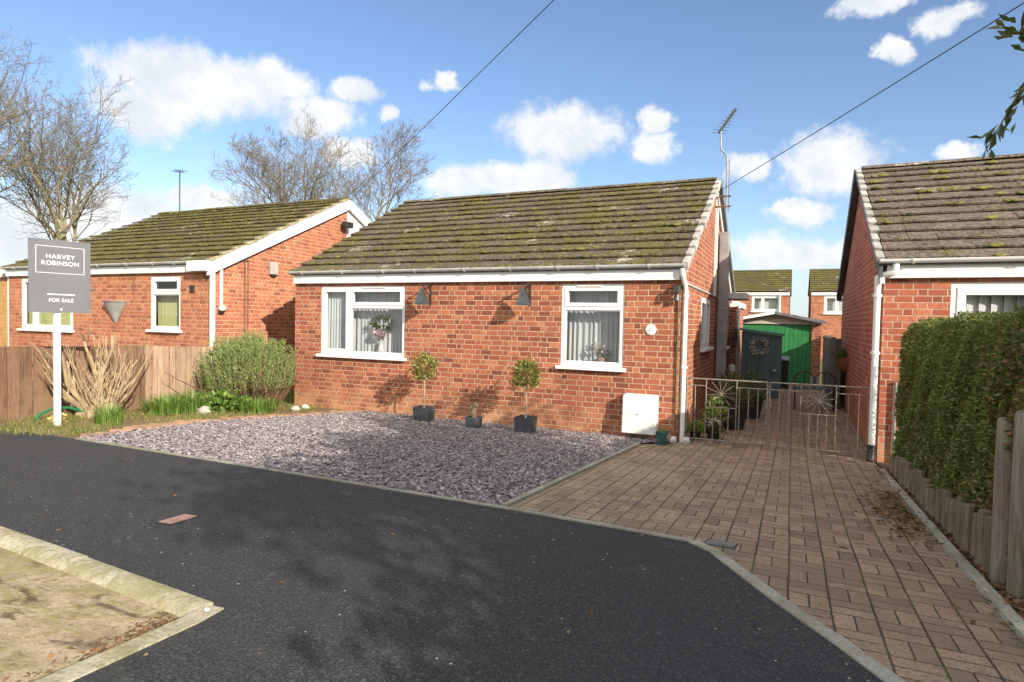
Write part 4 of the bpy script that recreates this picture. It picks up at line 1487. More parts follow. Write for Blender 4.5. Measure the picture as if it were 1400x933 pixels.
def topiary(x, y, label, seed, w=0.245):
    z0 = g(y) + 0.012
    t0 = thing('topiary_tree', (x, y, z0), label, 'topiary', 'ball topiary trees in square planters')
    square_pot(t0, (x, y), w, 0.22, z0)
    rg2 = np.random.default_rng(seed)
    MB().tube([(x, y, z0 + 0.18), (x + 0.006, y, z0 + 0.4), (x - 0.004, y + 0.004, z0 + 0.7)], [0.012, 0.011, 0.01], 8).build('trunk', M['stem_pale'], t0, smooth=True)
    n = 620
    d = unit(rg2.normal(size=(n, 3)))
    c = np.array([x, y, z0 + 0.80])
    lump = 1 + 0.22 * np.sin(d[:, 0] * 5 + seed) * np.cos(d[:, 2] * 4 + seed * 2) + 0.1 * rg2.normal(size=n)
    rad = 0.165 * lump * rg2.uniform(0.35, 1, n) ** 0.4
    P = c + d * rad[:, None] * np.array([1, 1, 1.05])
    D = d * 0.8 + rg2.normal(0, 0.6, (n, 3)) + np.array([0, 0, 0.35])
    parts = [leaf_cloud(P, D, 0.055, 0.026, rg=rg2)]
    for k in range(14):
        dd = unit(rg2.normal(size=3) + np.array([0, 0, 0.6]))
        Q = c + dd * np.linspace(0.15, 0.25, 8)[:, None]
        parts.append(leaf_cloud(Q, np.tile(dd, (8, 1)) + rg2.normal(0, 0.6, (8, 3)), 0.045, 0.02, rg=rg2))
    V, F = join_np(parts)
    np_mesh('crown', V, F, M['leaf_bay'], t0)
    m = MB()
    for k in range(16):
        dd = unit(rg2.normal(size=3) + np.array([0, 0, 0.4]))
        m.tube([(x, y, z0 + 0.68), tuple(c + dd * 0.09), tuple(c + dd * 0.17)], [0.006, 0.004, 0.002], 4)
    m.build('branches', M['woody'], t0)


topiary(-3.63, -0.54, 'ball topiary in a square planter below the wide window end', 101)
topiary(-1.93, -0.64, 'ball topiary in a square planter nearest the small window', 105, 0.25)
px, py = -2.70, -0.70
t0 = thing('ornament_planter', (px, py, g(py) + 0.01), 'small square planter holding a weathered brown ornament between the two topiaries', 'planter')
square_pot(t0, (px, py), 0.185, 0.16, g(py) + 0.01)
m = MB()
zz = g(py) + 0.13
m.tube([(px, py, zz), (px + 0.008, py, zz + 0.07), (px - 0.004, py, zz + 0.14), (px + 0.02, py, zz + 0.2), (px + 0.03, py, zz + 0.25)], [0.04, 0.032, 0.036, 0.045, 0.015], 10)
m.blob((px + 0.045, py - 0.02, zz + 0.205), 0.03, 1.3, 1, 0.9, 0.2, 4)
m.blob((px - 0.01, py - 0.03, zz + 0.09), 0.022, 1, 1, 1.4, 0.2, 5)
m.build('ornament', M['ornament'], t0, smooth=True)

# fittings of the left neighbour
t0 = thing('alarm_box', (LX1, 1.1, 2.5), 'beige alarm box on the lit brick gable of the left bungalow', 'alarm box')
MB().box(LX1 + 0.001, 1.0, 2.42, LX1 + 0.09, 1.2, 2.68).build('case', M['beige'], t0, bevel=0.02)
MB().box(LX1 + 0.001, 1.05, 2.38, LX1 + 0.06, 1.16, 2.418).build('sounder', M['dark_metal'], t0, bevel=0.005)
t0 = thing('security_light', (LX1, 3.25, 3.75), 'small black security light under the white barge board apex', 'floodlight')
MB().box(LX1 + 0.001, 3.2, 3.72, LX1 + 0.1, 3.3, 3.8).build('mount', M['dark_metal'], t0, bevel=0.01)
MB().box(LX1 + 0.1, 3.1, 3.68, LX1 + 0.24, 3.36, 3.82).build('lamp_housing', M['dark_metal'], t0, bevel=0.02)
t0 = thing('security_light', (LX1, LY + 0.2, 1.7), 'small white rounded light below the white conduit on the gable', 'wall light')
MB().blob((LX1 + 0.06, LY + 0.2, 1.7), 0.075, 0.9, 1, 0.75, 0.0, 1).build('lamp_housing', M['white'], t0, smooth=True)
MB().box(LX1 + 0.001, LY + 0.15, 1.6, LX1 + 0.05, LY + 0.25, 1.65).build('mount', M['dark_metal'], t0)
t0 = thing('wall_planter', (-11.1, LY, 1.6), 'grey metal cone planter fixed to the brick wall beside the sale board', 'planter')
m = MB()
n = 12
top = [(-11.1 + 0.3 * math.cos(math.pi + math.pi * k / n), LY - 0.003 + 0.2 * math.sin(math.pi + math.pi * k / n), 1.80) for k in range(n + 1)]
m.add(top + [(-11.1, LY - 0.02, 1.34)], [(k, k + 1, n + 1) for k in range(n)] + [tuple(range(n + 1))])
m.build('cone', M['concrete_grey'], t0)
MB().tube([(-11.1 + 0.3 * math.cos(math.pi + math.pi * k / n), LY - 0.003 + 0.2 * math.sin(math.pi + math.pi * k / n), 1.805) for k in range(n + 1)], 0.014, 6).build('rim', M['grey_metal'], t0)
t0 = tag(MB().tube([(-10.55, LY - 0.02, 2.34), (-10.55, LY - 0.03, 1.98)], 0.012, 6).build('wall_rod', M['woody']), 'thin rusty rod on the wall above the grey cone planter', 'rod')

# ---- aerials and lines
t0 = thing('tv_aerial', (0.19, 3.42, 3.7), 'television aerial on a cranked mast at the main gable apex', 'aerial')
m = MB()
m.tube([(0.19, 3.42, 3.66), (0.185, 3.42, 4.2), (0.175, 3.42, 4.60), (0.13, 3.42, 4.68), (0.07, 3.41, 4.74), (0.065, 3.4, 4.8), (0.055, 3.4, 5.08)], 0.016, 8)
m.build('mast', M['grey_metal'], t0, smooth=True)
m = MB()
for z in (3.72, 3.90):
    m.tube([(0.0, 3.42, z), (0.26, 3.42, z)], 0.018, 6)
m.tube([(0.22, 3.44, 3.6), (0.215, 3.44, 4.55)], 0.006, 5)
m.build('bracket', M['woody'], t0)
m = MB()
a, b = Vector((0.02, 3.4, 5.04)), Vector((0.31, 3.33, 5.42))
m.tube([a, b], 0.024, 6)
for i in range(8):
    p = a.lerp(b, i / 8)
    w = 0.15 - 0.012 * i
    dv = Vector((0.62, 0.55, 0.02)).normalized()
    m.tube([p - dv * w, p + dv * w], 0.006, 5)
m.build('antenna', M['slate_board'], t0)
t0 = thing('tv_aerial', (-14.5, 3.6, 4.35), 'thin television aerial on the left bungalow ridge end', 'aerial')
MB().tube([(-14.5, 3.6, 4.3), (-14.5, 3.6, 5.6)], 0.015, 6).build('mast', M['dark_metal'], t0)
m = MB()
m.tube([(-14.7, 3.6, 5.66), (-14.35, 3.6, 5.56)], 0.014, 6)
for i in range(5):
    x = -14.72 + 0.1 * i
    m.tube([(x, 3.48, 5.61), (x, 3.72, 5.61)], 0.006, 5)
m.build('antenna', M['dark_metal'], t0)


def cable(pa, pb, ext, label, r=0.008, sag=0.12):
    a, b = Vector(pa), Vector(pb)
    e = a + (b - a) * ext
    pts = [a.lerp(e, k / 20) + Vector((0, 0, -sag * 4 * (k / 20) * (1 - k / 20))) for k in range(21)]
    return tag(MB().tube(pts, r, 5).build('telephone_cable', M['cable'], smooth=True), label, 'cable')


cable((-8.36, 3.45, 4.4), (-1.6, -0.89, 5.69), 2.2, 'telephone cable rising from the left bungalow apex to the sky', 0.006, 0.05)
cable((0.1, 3.42, 4.02), (3.0, -1.07, 4.53), 2.0, 'telephone cable rising from the main gable apex above the right roof', 0.006, 0.03)

# ---- fence between the gardens
ft = thing('timber_fence', (-7.4, -2.2, g(-2.2)), 'timber board fence, brown stained at one end and paler weathered boards at the other', 'fence')


def fpos(s):
    """the fence runs from near the road back to the left bungalow"""
    y = -6.2 + s
    return -7.02 - (y + 6.2) * 0.115, y


def fence_run(name, s0, s1, bw, mat, top0, top1, parent, seed, gap=0.004, lean=0.006):
    rr = random.Random(seed)
    m = MB()
    s = s0
    while s < s1 - 0.02:
        w = bw * rr.uniform(0.9, 1.1)
        xa, ya = fpos(s)
        xb, yb = fpos(min(s + w - gap, s1))
        f = (s - s0) / (s1 - s0)
        zt_ = top0 + (top1 - top0) * f + rr.uniform(-0.008, 0.008)
        o = rr.uniform(-lean, lean)
        c = []
        for z in (None, zt_):
            for x, y, d in ((xa, ya, 0.012), (xb, yb, 0.012), (xb, yb, -0.006), (xa, ya, -0.006)):
                c.append((x + d + o, y, (g(y) - 0.03) if z is None else z))
        m.hexa(c)
        s += w
    return m.build(name, mat, parent, bevel=0.003)


fence_run('board_panel', 0.0, 3.95, 0.14, M['fence_brown'], 1.19, 1.09, ft, 1, 0.009, 0.010)
fence_run('board_panel', 3.96, 6.0, 0.105, M['fence_pale'], 1.085, 1.0, ft, 2, 0.013, 0.012)
for s in (0.0, 1.98, 3.95, 6.0):
    x, y = fpos(s)
    MB().box(x - 0.1, y - 0.045, g(y) - 0.1, x - 0.02, y + 0.045, 1.02).build('post', M['fence_brown'], ft)
m = MB()
for zc in (0.45, 0.9):
    a, b = fpos(0), fpos(6.0)
    m.tube([(a[0] - 0.035, a[1], zc), (b[0] - 0.035, b[1], zc)], 0.028, 4)
m.build('rail', M['fence_brown'], ft)

# ---- for sale sign
BD = Vector((0.1707, 0.9853, 0))
BN = Vector((0.9853, -0.1707, 0))
SB = Vector((-6.395, -4.041, 0))
st = thing('sale_sign', (SB.x, SB.y, g(SB.y)), 'grey estate agent for sale board on a white post', 'sign')


def sp(u, d, z):
    p = SB + BD * u + BN * d
    return (p.x, p.y, z)


m = MB()
m.tbox(sp, -0.032, 0.028, -0.06, 0.0, g(SB.y) - 0.2, 1.7)
m.build('post', M['white'], st, bevel=0.004)
m = MB()
m.tbox(sp, -0.286, 0.328, 0.004, 0.016, 1.565, 2.398)
bd = m.build('board', M['sign_grey'], st)
m = MB()
u0, u1, z0, z1, w = -0.22, 0.262, 2.015, 2.325, 0.005
for a, b, c, d in ((u0, u1, z0, z0 + w), (u0, u1, z1 - w, z1), (u0, u0 + w, z0, z1), (u1 - w, u1, z0, z1)):
    m.tbox(sp, a, b, 0.0165, 0.0185, c, d)
m.tbox(sp, -0.11, 0.165, 0.0165, 0.0185, 1.768, 1.779)
m.tbox(sp, 0.015, 0.038, 0.0165, 0.0185, 1.592, 1.612)
m.build('border', M['white_text'], bd)
ang = math.atan2(BD.y, BD.x)
text('lettering', 'HARVEY', 0.070, sp(0.02, 0.0175, 2.205), (R(90), 0, ang), M['white_text'], bd, sx=1.06, space=1.08)
text('lettering', 'ROBINSON', 0.070, sp(0.02, 0.0175, 2.13), (R(90), 0, ang), M['white_text'], bd, sx=1.02, space=1.06)
text('lettering', 'FOR SALE', 0.058, sp(0.027, 0.0175, 1.705), (R(90), 0, ang), M['white_text'], bd, sx=0.98, space=1.02)

# ---- planting bed
def upright_stump(seed=3):
    rr = random.Random(seed)
    b = Vector((-6.93, -3.25, g(-3.25)))
    t0 = thing('cut_back_shrub', b, 'pale leafless shrub cut back to bare upright stems by the sale sign', 'shrub')
    m = MB()
    m.blob((b.x, b.y, b.z + 0.05), 0.15, 1.2, 1.5, 0.9, 0.25, 2)
    ang0 = 0
    def stem(p, d, L, r, depth):
        pts, rs = [p.copy()], [r]
        n = 6
        q = p.copy()
        dd = d.copy()
        for i in range(n):
            dd = (dd + Vector((rr.gauss(0, .15), rr.gauss(0, .15), 0.08))).normalized()
            q = q + dd * (L / n)
            pts.append(q.copy())
            rs.append(r * (1 - 0.6 * (i + 1) / n))
        m.tube(pts, rs, 6)
        if depth > 0:
            for _ in range(rr.randint(1, 3)):
                k = rr.randint(1, n - 1)
                nd = (dd + Vector((rr.gauss(0, .5), rr.gauss(0, .5), rr.uniform(-.1, .5)))).normalized()
                stem(pts[k], nd, L * rr.uniform(0.3, 0.55), rs[k] * 0.6, depth - 1)
    for i in range(46):
        a = rr.uniform(0, 2 * math.pi)
        t_ = rr.uniform(0.05, 0.55)
        d = Vector((math.cos(a) * t_, math.sin(a) * t_ * 1.35, 1)).normalized()
        o = Vector((math.cos(a) * 0.1, math.sin(a) * 0.22, 0.02))
        stem(b + o * rr.uniform(0.3, 1), d, rr.uniform(0.4, 1.15), rr.uniform(0.006, 0.016), 2)
    for dy, dz, L, r in ((-0.85, 0.9, 1.15, 0.038), (-0.7, 0.55, 0.95, 0.032), (-0.5, 1.0, 1.1, 0.034), (-1.0, 0.6, 0.9, 0.03), (-0.25, 1, 1.1, 0.03)):
        stem(b + Vector((0, -0.05, 0.02)), Vector((rr.uniform(-.1, .2), dy, dz)).normalized(), L, r, 1)
    m.build('stems', M['cut_wood'], t0, smooth=True)


upright_stump()


def rosemary():
    c = Vector((-6.78, -0.95, g(-0.95)))
    t0 = thing('rosemary_bush', c, 'large grey green rosemary bush at the left house corner', 'shrub')
    rg2 = np.random.default_rng(12)
    m = MB()
    parts = []
    for i in range(760):
        a = rg2.uniform(0, 2 * math.pi)
        rr = math.sqrt(rg2.uniform(0.0, 1))
        ex, ey = math.cos(a) * rr, math.sin(a) * rr
        # outer end of the shoot on a broad flat topped dome
        topz = 1.13 + 0.10 * math.sin(ex * 6 + 1) * math.cos(ey * 5) - 0.26 * rr ** 3 + rg2.normal(0, 0.05)
        botz = topz - rg2.uniform(0.28, 0.5)
        if rr > 0.72:
            k = rg2.uniform(0, 0.46)
            topz -= k
            botz -= k * 0.9
        tip = np.array([c.x + ex * 0.74, c.y + ey * 0.80, c.z + topz])
        st_ = np.array([c.x + ex * 0.66, c.y + ey * 0.72, c.z + max(botz, 0.24 + 0.10 * rr)])
        L = np.linalg.norm(tip - st_)
        n = int(46 * L / 0.4)
        f = rg2.uniform(0, 1, n)
        P = st_ + (tip - st_) * f[:, None]
        d = unit(rg2.normal(size=(n, 3)) * np.array([1, 1, 0.35])) * 0.75 + unit(tip - st_) * 0.85
        parts.append(leaf_cloud(P, d, 0.045, 0.008, fold=0.1, rg=rg2))
        if i % 3 == 0:
            mid = (st_ + np.array([c.x + ex * 0.15, c.y + ey * 0.2, c.z])) / 2
            mid = mid + np.array([ex * 0.12, ey * 0.12, -0.05])
            m.tube([(c.x + ex * 0.13, c.y + ey * 0.16, c.z + 0.01), tuple(mid), tuple(st_), tuple((st_ + tip) / 2)], [0.014, 0.009, 0.005, 0.002], 4)
    V, F = join_np(parts)
    np_mesh('foliage', V, F, M['leaf_rosemary'], t0)
    # bare brown outer stems on the wall side
    rr = random.Random(4)
    for i in range(70):
        ex, ey = rr.uniform(0.1, 1.0), rr.uniform(-1, 0.5)
        p0 = Vector((c.x + 0.1, c.y - 0.05, c.z + 0.02))
        p2 = Vector((c.x + 0.82 * ex, c.y + 0.55 * ey, c.z + rr.uniform(0.3, 0.75)))
        m.tube([p0, p0.lerp(p2, 0.5) + Vector((0.05, 0, -0.06)), p2], [0.009, 0.006, 0.002], 4)
    m.tube([c + Vector((-0.1, -0.3, 0.1)), c + Vector((-0.3, -1.0, 0.5)), c + Vector((-0.35, -1.25, 0.66))], [0.012, 0.008, 0.003], 4)
    m.build('stems', M['woody'], t0)


rosemary()


def strap_plant(x, y, n, L, w, mat, label, seed, spread=0.5, rad=0.1, name='strap_leaf_plant', cat='plant', group=None):
    rg2 = np.random.default_rng(seed)
    z = g(y)
    parts = []
    k = 4
    Vs, Fs = [], []
    for i in range(n):
        a = rg2.uniform(0, 2 * math.pi)
        rr = rad * math.sqrt(rg2.uniform())
        p = np.array([x + rr * math.cos(a), y + rr * math.sin(a), z])
        a2 = a + rg2.normal(0, 0.7)
        lean = rg2.uniform(0.1, 1) * spread
        LL = L * rg2.uniform(0.6, 1.1)
        wv = np.array([-math.sin(a2), math.cos(a2), 0]) * w * 0.5
        prev = []
        for s in range(k + 1):
            f = s / k
            q = p + np.array([math.cos(a2) * lean * LL * f ** 1.7, math.sin(a2) * lean * LL * f ** 1.7, LL * (f - 0.35 * lean * f * f)])
            ww = wv * (1 - f ** 2) + 1e-4
            Vs += [q - ww, q + ww]
        b = i * 2 * (k + 1)
        Fs += [(b + 2 * s, b + 2 * s + 1, b + 2 * s + 3, b + 2 * s + 2) for s in range(k)]
    o = np_mesh(name, np.array(Vs), np.array(Fs), mat)
    o.data.update()
    return tag(o, label, cat, group)


strap_plant(-6.15, -3.62, 170, 0.3, 0.013, M['leaf_bed'], 'upright tuft of green strap leaves in front of the bare cut shrub', 1, 0.5, 0.14)
strap_plant(-6.75, -2.45, 260, 0.3, 0.022, M['leaf_bed'], 'low strap leaved clump just behind the bare cut shrub', 2, 0.8, 0.25)
strap_plant(-6.85, -1.95, 330, 0.36, 0.024, M['leaf_bed'], 'middle strap leaved clump under the pale fence boards', 3, 0.8, 0.3)
strap_plant(-6.15, -1.35, 260, 0.28, 0.022, M['leaf_bed'], 'strap leaved clump at the foot of the rosemary near the brick edging', 5, 0.8, 0.28)


def bushy(name, c, r, n, mat, label, cat, seed, ln=0.07, wd=0.045, flat=0.6, stem_mat='woody', parent=None, group=None):
    rg2 = np.random.default_rng(seed)
    d = unit(rg2.normal(size=(n, 3)))
    d[:, 2] = np.abs(d[:, 2])
    P = np.array(c) + d * (r * rg2.uniform(0.15, 1, n) ** 0.5)[:, None] * np.array([1, 1, flat])
    V, F = leaf_cloud(P, d + rg2.normal(0, 0.5, (n, 3)), ln, wd, rg=rg2)
    if parent is not None:
        return np_mesh(name, V, F, mat, parent)
    t0 = thing(name, c, label, cat, group)
    np_mesh('foliage', V, F, mat, t0)
    m = MB()
    for k in range(10):
        q = unit(rg2.normal(size=3) + np.array([0, 0, .7]))
        m.tube([tuple(c), tuple(np.array(c) + q * r * 0.45), tuple(np.array(c) + q * r * np.array([.8, .8, flat * .8]))], [0.006, 0.004, 0.002], 4)
    m.build('stems', M[stem_mat], t0)
    return t0


bushy('leafy_plant', (-6.6, -1.6, g(-1.6)), 0.4, 520, M['leaf_bed'], 'broad leaved green plant sprawling at the rosemary foot', 'plant', 9, 0.1, 0.06, 0.75)
bushy('flowering_plant', (-6.72, -3.85, g(-3.85)), 0.11, 60, M['yellow_flower'], 'small pale yellow flowering plant behind the sign post', 'plant', 10, 0.05, 0.03, 0.8)
tag(MB().tube([(-6.9, -4.02, g(-4) + 0.02), (-6.94, -3.95, g(-4) + 0.08), (-6.98, -3.8, g(-3.8) + 0.13), (-6.98, -3.6, g(-3.6) + 0.14), (-6.96, -3.45, g(-3.4) + 0.09), (-6.93, -3.3, g(-3.3) + 0.02)], 0.018, 8).build('garden_hose', M['hose'], smooth=True),
    'green garden hose looping along the fence foot', 'hose')
for x, y, r_, lab in ((-6.05, -0.42, 0.065, 'white rounded stone at the house corner beside the rosemary'), (-5.95, -0.75, 0.07, 'flat pale stone lying beside the rosemary'), (-6.45, -2.05, 0.1, 'tan stone half buried in the planting bed')):
    tag(MB().blob((x, y, g(y) + 0.03), r_, 1.2, 0.8, 0.75, 0.18, int(abs(x) * 100)).build('stone', M['white_stone'] if r_ < 0.066 else M['stone'], smooth=True), lab, 'stone')

# grass over the bed
BED = [(-7.3, -5.6), (-5.35, FRONT + 0.02), (-5.62, -3.6), (-5.7, -2.6), (-5.6, -1.9), (-5.4, -1.1), (-6.0, -0.1), (-7.5, -0.1)]


def grass(n, poly, L, seed, dens=None):
    rg2 = np.random.default_rng(seed)
    xs = rg2.uniform(min(p[0] for p in poly), max(p[0] for p in poly), n * 2)
    ys = rg2.uniform(min(p[1] for p in poly), max(p[1] for p in poly), n * 2)
    k = in_poly(xs, ys, poly)
    patch = np.sin(xs * 3.1 + 1) * np.cos(ys * 2.7) + np.sin(xs * 7 + ys * 5) * 0.5
    k &= patch > rg2.uniform(-1.3, 0.8, len(xs))
    xs, ys = xs[k], ys[k]
    P = np.stack([xs, ys, np.array([g(y) for y in ys])], 1)
    D = np.stack([rg2.normal(0, .5, len(xs)), rg2.normal(0, .5, len(xs)), np.ones(len(xs))], 1)
    return leaf_cloud(P, D, L, 0.006, fold=0.05, jit=0.5, rg=rg2)


V, F = grass(9000, BED, 0.055, 3)
tag(np_mesh('grass', V, F, M['grass']), 'thin grass and weeds on the planting bed', 'grass', kind='stuff')

# ---- hedge, posts
def hedge():
    x0, x1, ya, yb = 2.46, 3.25, -0.62, -4.62
    t0 = thing('clipped_hedge', ((x0 + x1) / 2, (ya + yb) / 2, g(-2.5)), 'dense clipped green hedge in front of the right bungalow', 'hedge')
    rg2 = np.random.default_rng(5)

    def top(y):
        return 1.60 + 0.012 * (-y) + 0.02 * np.sin(y * 4)

    def bot(y):
        return -SLOPE * y + 0.06 + 0.10 * np.sin(y * 3.3 + 1) ** 2

    parts, brown = [], []
    # faces: drive side, top, near end, far end
    def face(n, fn, normal, brown_fn=None):
        P = fn(n)
        lump = 0.035 * np.sin(P[:, 1] * 5.1 + P[:, 2] * 3) * np.cos(P[:, 2] * 5.7 + P[:, 1] * 2) + 0.02 * np.sin(P[:, 1] * 13 + P[:, 2] * 9)
        dep = rg2.exponential(0.045, n)
        P = P + np.array(normal) * (lump - dep + 0.03)[:, None]
        # rounded top edges
        D = np.array(normal) * 0.7 + rg2.normal(0, 0.75, (n, 3)) + np.array([0, 0, 0.25])
        return P, D

    def f_side(n):
        y = rg2.uniform(yb, ya, n)
        z = bot(y) + (top(y) - bot(y)) * rg2.uniform(0, 1, n)
        f = (z - bot(y)) / (top(y) - bot(y))
        x = x0 + np.where(f > 0.9, (f - 0.9) ** 2 * 5, 0) - 0.03 * np.sin(np.pi * f) - 0.04 * (f < 0.2)
        x = x + np.clip(y - (ya - 0.15), 0, 1) ** 2 * 3
        return np.stack([x, y, z], 1)

    def f_top(n):
        y = rg2.uniform(yb, ya, n)
        return np.stack([rg2.uniform(x0 + 0.05, x1, n), y, top(y) - 0.0], 1)

    def f_end(n, y):
        yy = np.full(n, y)
        return np.stack([rg2.uniform(x0 + 0.03, x1, n), yy, bot(yy) + (top(yy) - bot(yy)) * rg2.uniform(0, 1, n)], 1)

    P1, D1 = face(60000, f_side, (-1, 0, 0))
    P2, D2 = face(15000, f_top, (0, 0, 1))
    P3, D3 = face(5000, lambda n: f_end(n, ya), (0, 1, 0))
    P4, D4 = face(5000, lambda n: f_end(n, yb), (0, -1, 0))
    P = np.concatenate([P1, P2, P3, P4])
    D = np.concatenate([D1, D2, D3, D4])
    # bare brown patches: towards the near end and low down
    fz = (P[:, 2] - (-SLOPE * P[:, 1])) / 1.5
    pb = np.clip((-P[:, 1] - 3.75) / 0.5, 0, 1) * np.clip((1.12 - fz) * 1.6, 0, 1) * 0.85
    pb += np.clip(0.42 - fz, 0, 1) * 1.3 * np.clip((-P[:, 1] - 1.5) / 2.0, 0, 1)
    pb += 0.3 * (np.sin(P[:, 1] * 6 + 2) * np.sin(P[:, 2] * 7 + 1) > 0.75)
    isb = rg2.uniform(0, 1, len(P)) < pb
    keep = ~isb
    V, F = leaf_cloud(P[keep], D[keep], 0.028, 0.0155, rg=rg2)
    np_mesh('foliage', V, F, M['leaf_hedge'], t0)
    sel = isb & (rg2.uniform(0, 1, len(P)) < 0.45)
    V, F = leaf_cloud(P[sel], D[sel], 0.036, 0.016, rg=rg2)
    o = np_mesh('dead_foliage', V, F, M['leaf_brown'], t0)
    # twigs and stems inside
    m = MB()
    rr = random.Random(6)
    for i in range(420):
        y = rr.uniform(yb, ya)
        x = rr.uniform(x0 + 0.12, x1 - 0.1)
        zb = g(y)
        h = rr.uniform(0.6, 1.4)
        p0 = Vector((x, y, zb))
        p1 = Vector((x - rr.uniform(-0.1, 0.22), y + rr.uniform(-0.2, 0.2), zb + h * 0.5))
        p2 = Vector((min(max(p1.x - rr.uniform(-0.15, 0.3), x0 - 0.02), x1), p1.y + rr.uniform(-0.25, 0.25), min(zb + h, 1.62)))
        m.tube([p0, p1, p2], [0.011, 0.007, 0.002], 4, caps=False)
    m.build('branches', M['woody'], t0)
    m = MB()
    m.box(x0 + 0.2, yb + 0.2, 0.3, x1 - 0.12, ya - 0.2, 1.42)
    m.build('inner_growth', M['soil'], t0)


hedge()

first = None
y = -0.95
k = 0
rr = random.Random(9)
while y > -4.42:
    h = 0.19 + 0.06 * rr.random() + 0.1 * max(0, (-y - 3) / 1.5)
    r_ = 0.043 * rr.uniform(0.85, 1.1)
    x = 2.355 + rr.uniform(-0.012, 0.012)
    if first is None:
        m = MB()
        m.lathe((0, 0, 0), [(0.046, -0.1), (0.046, 0.285), (0.043, 0.297), (0.03, 0.3)], 12)
        first = m.build('edging_post', M['log'], smooth=True)
        o = first
    else:
        o = first.copy()
        COL.objects.link(o)
    o.location = (x, y, g(y))
    o.scale = (r_ / 0.046, r_ / 0.046, h / 0.3)
    o.rotation_euler = (rr.uniform(-.04, .04), rr.uniform(-.04, .04), rr.uniform(0, 6))
    tag(o, 'short round timber post in the row under the hedge', 'post', 'short timber posts along the hedge foot')
    y -= rr.uniform(0.115, 0.15)
    k += 1
for i, (x, y, zt_, r_, lab) in enumerate(((2.365, -4.46, 1.13, 0.05, 'tall silvered timber post beside the hedge, first of the pair from the houses'), (2.385, -4.66, 1.19, 0.052, 'tall silvered timber post nearest the camera beside the hedge'), (2.40, -4.86, 1.17, 0.05, 'tall timber post at the right picture edge'))):
    m = MB()
    m.lathe((x, y, g(y)), [(r_, -0.1), (r_ * 1.02, 0.4), (r_ * 0.97, zt_ - g(y) - 0.02), (r_ * 0.8, zt_ - g(y))], 14)
    tag(m.build('fence_post', M['post_grey'], smooth=True), lab, 'post')

# ---- leaf litter
def litter(n, fn, size, seed, lift=0.012):
    rg2 = np.random.default_rng(seed)
    xy = fn(rg2, n)
    P = np.stack([xy[:, 0], xy[:, 1], np.array([g(y) for y in xy[:, 1]]) + lift + rg2.uniform(0, 0.012, n)], 1)
    a = rg2.uniform(0, 2 * math.pi, n)
    D = np.stack([np.cos(a), np.sin(a), rg2.normal(0, 0.25, n)], 1)
    L = size
    D = unit(D)
    A = unit(np.cross(D, np.array([0, 0, 1.0]) + rg2.normal(0, 0.35, (n, 3))))
    Lh = (L * rg2.uniform(0.5, 1.3, n))[:, None]
    Wd = Lh * rg2.uniform(0.35, 0.7, (n, 1))
    up = np.array([0, 0, 1.0]) * Lh * 0.12
    V = np.stack([P, P + D * Lh * .5 + A * Wd * .5 + up, P + D * Lh, P + D * Lh * .5 - A * Wd * .5 + up], 1).reshape(-1, 3)
    b = np.arange(n)[:, None] * 4
    return V, np.concatenate([b + np.array([[0, 1, 2]]), b + np.array([[0, 2, 3]])])


V, F = join_np([
    litter(1500, lambda q, n: np.stack([2.34 - np.abs(q.normal(0, 0.07, n)) + 0.03, q.uniform(-7.0, -0.7, n)], 1), 0.04, 1),
    litter(500, lambda q, n: np.stack([2.2 - np.abs(q.normal(0, 0.13, n)), -2.9 + q.normal(0, 0.45, n)], 1), 0.045, 2),
    litter(900, lambda q, n: np.stack([q.uniform(2.3, 2.5, n), q.uniform(-6, -0.7, n)], 1), 0.045, 3),
    litter(26, lambda q, n: np.stack([q.uniform(-5, 2.2, n), q.uniform(-7.5, -0.6, n)], 1), 0.045, 4, 0.02),
    litter(60, lambda q, n: np.stack([q.uniform(-5, 1.4, n), q.uniform(-7.2, -4.6, n)], 1), 0.03, 5),
    litter(60, lambda q, n: np.stack([q.uniform(-5, -0.6, n), q.uniform(-4.3, -0.3, n)], 1), 0.05, 6, 0.03),
])
tag(np_mesh('fallen_leaves', V, F, M['leaf_brown']), 'scattered brown fallen leaves, thickest along the hedge foot', 'leaves', kind='stuff')
V, F = litter(420, lambda q, n: np.stack([-0.75 - np.abs(q.exponential(0.55, n)), -6.74 - np.abs(q.normal(0, 0.05, n))], 1), 0.024, 7, -0.06)
V2, F2 = litter(200, lambda q, n: np.stack([-0.73 - np.abs(q.normal(0, 0.05, n)), -6.75 - np.abs(q.exponential(0.22, n))], 1), 0.026, 8, -0.02)
V, F = join_np([(V, F), (V2, F2)])
tag(np_mesh('fallen_leaves', V, F, M['leaf_brown']), 'damp brown leaves gathered in the gutter under the kerb', 'leaves', kind='stuff')
V, F = grass(2600, [(-4.0, -6.46), (-0.74, -6.735), (-0.74, -6.80), (-4.0, -6.55)], 0.03, 14)
V[:, 2] -= 0.10
tag(np_mesh('weeds', V, F, M['grass']), 'fine moss and weed tufts in the gutter along the kerb foot', 'weeds', kind='stuff')
bushy('weed', (-1.45, -6.72, g(-6.72) - 0.075), 0.055, 60, M['leaf_lime'], 'small green weed growing at the kerb foot', 'weed', 22, 0.025, 0.015)
tag(MB().blob((-0.672, -6.675, g(-6.675) + 0.018), 0.011, 1.3, 0.9, 0.6, 0.2, 3).build('stone', M['white_stone'], smooth=True), 'tiny white pebble at the kerb end', 'stone')

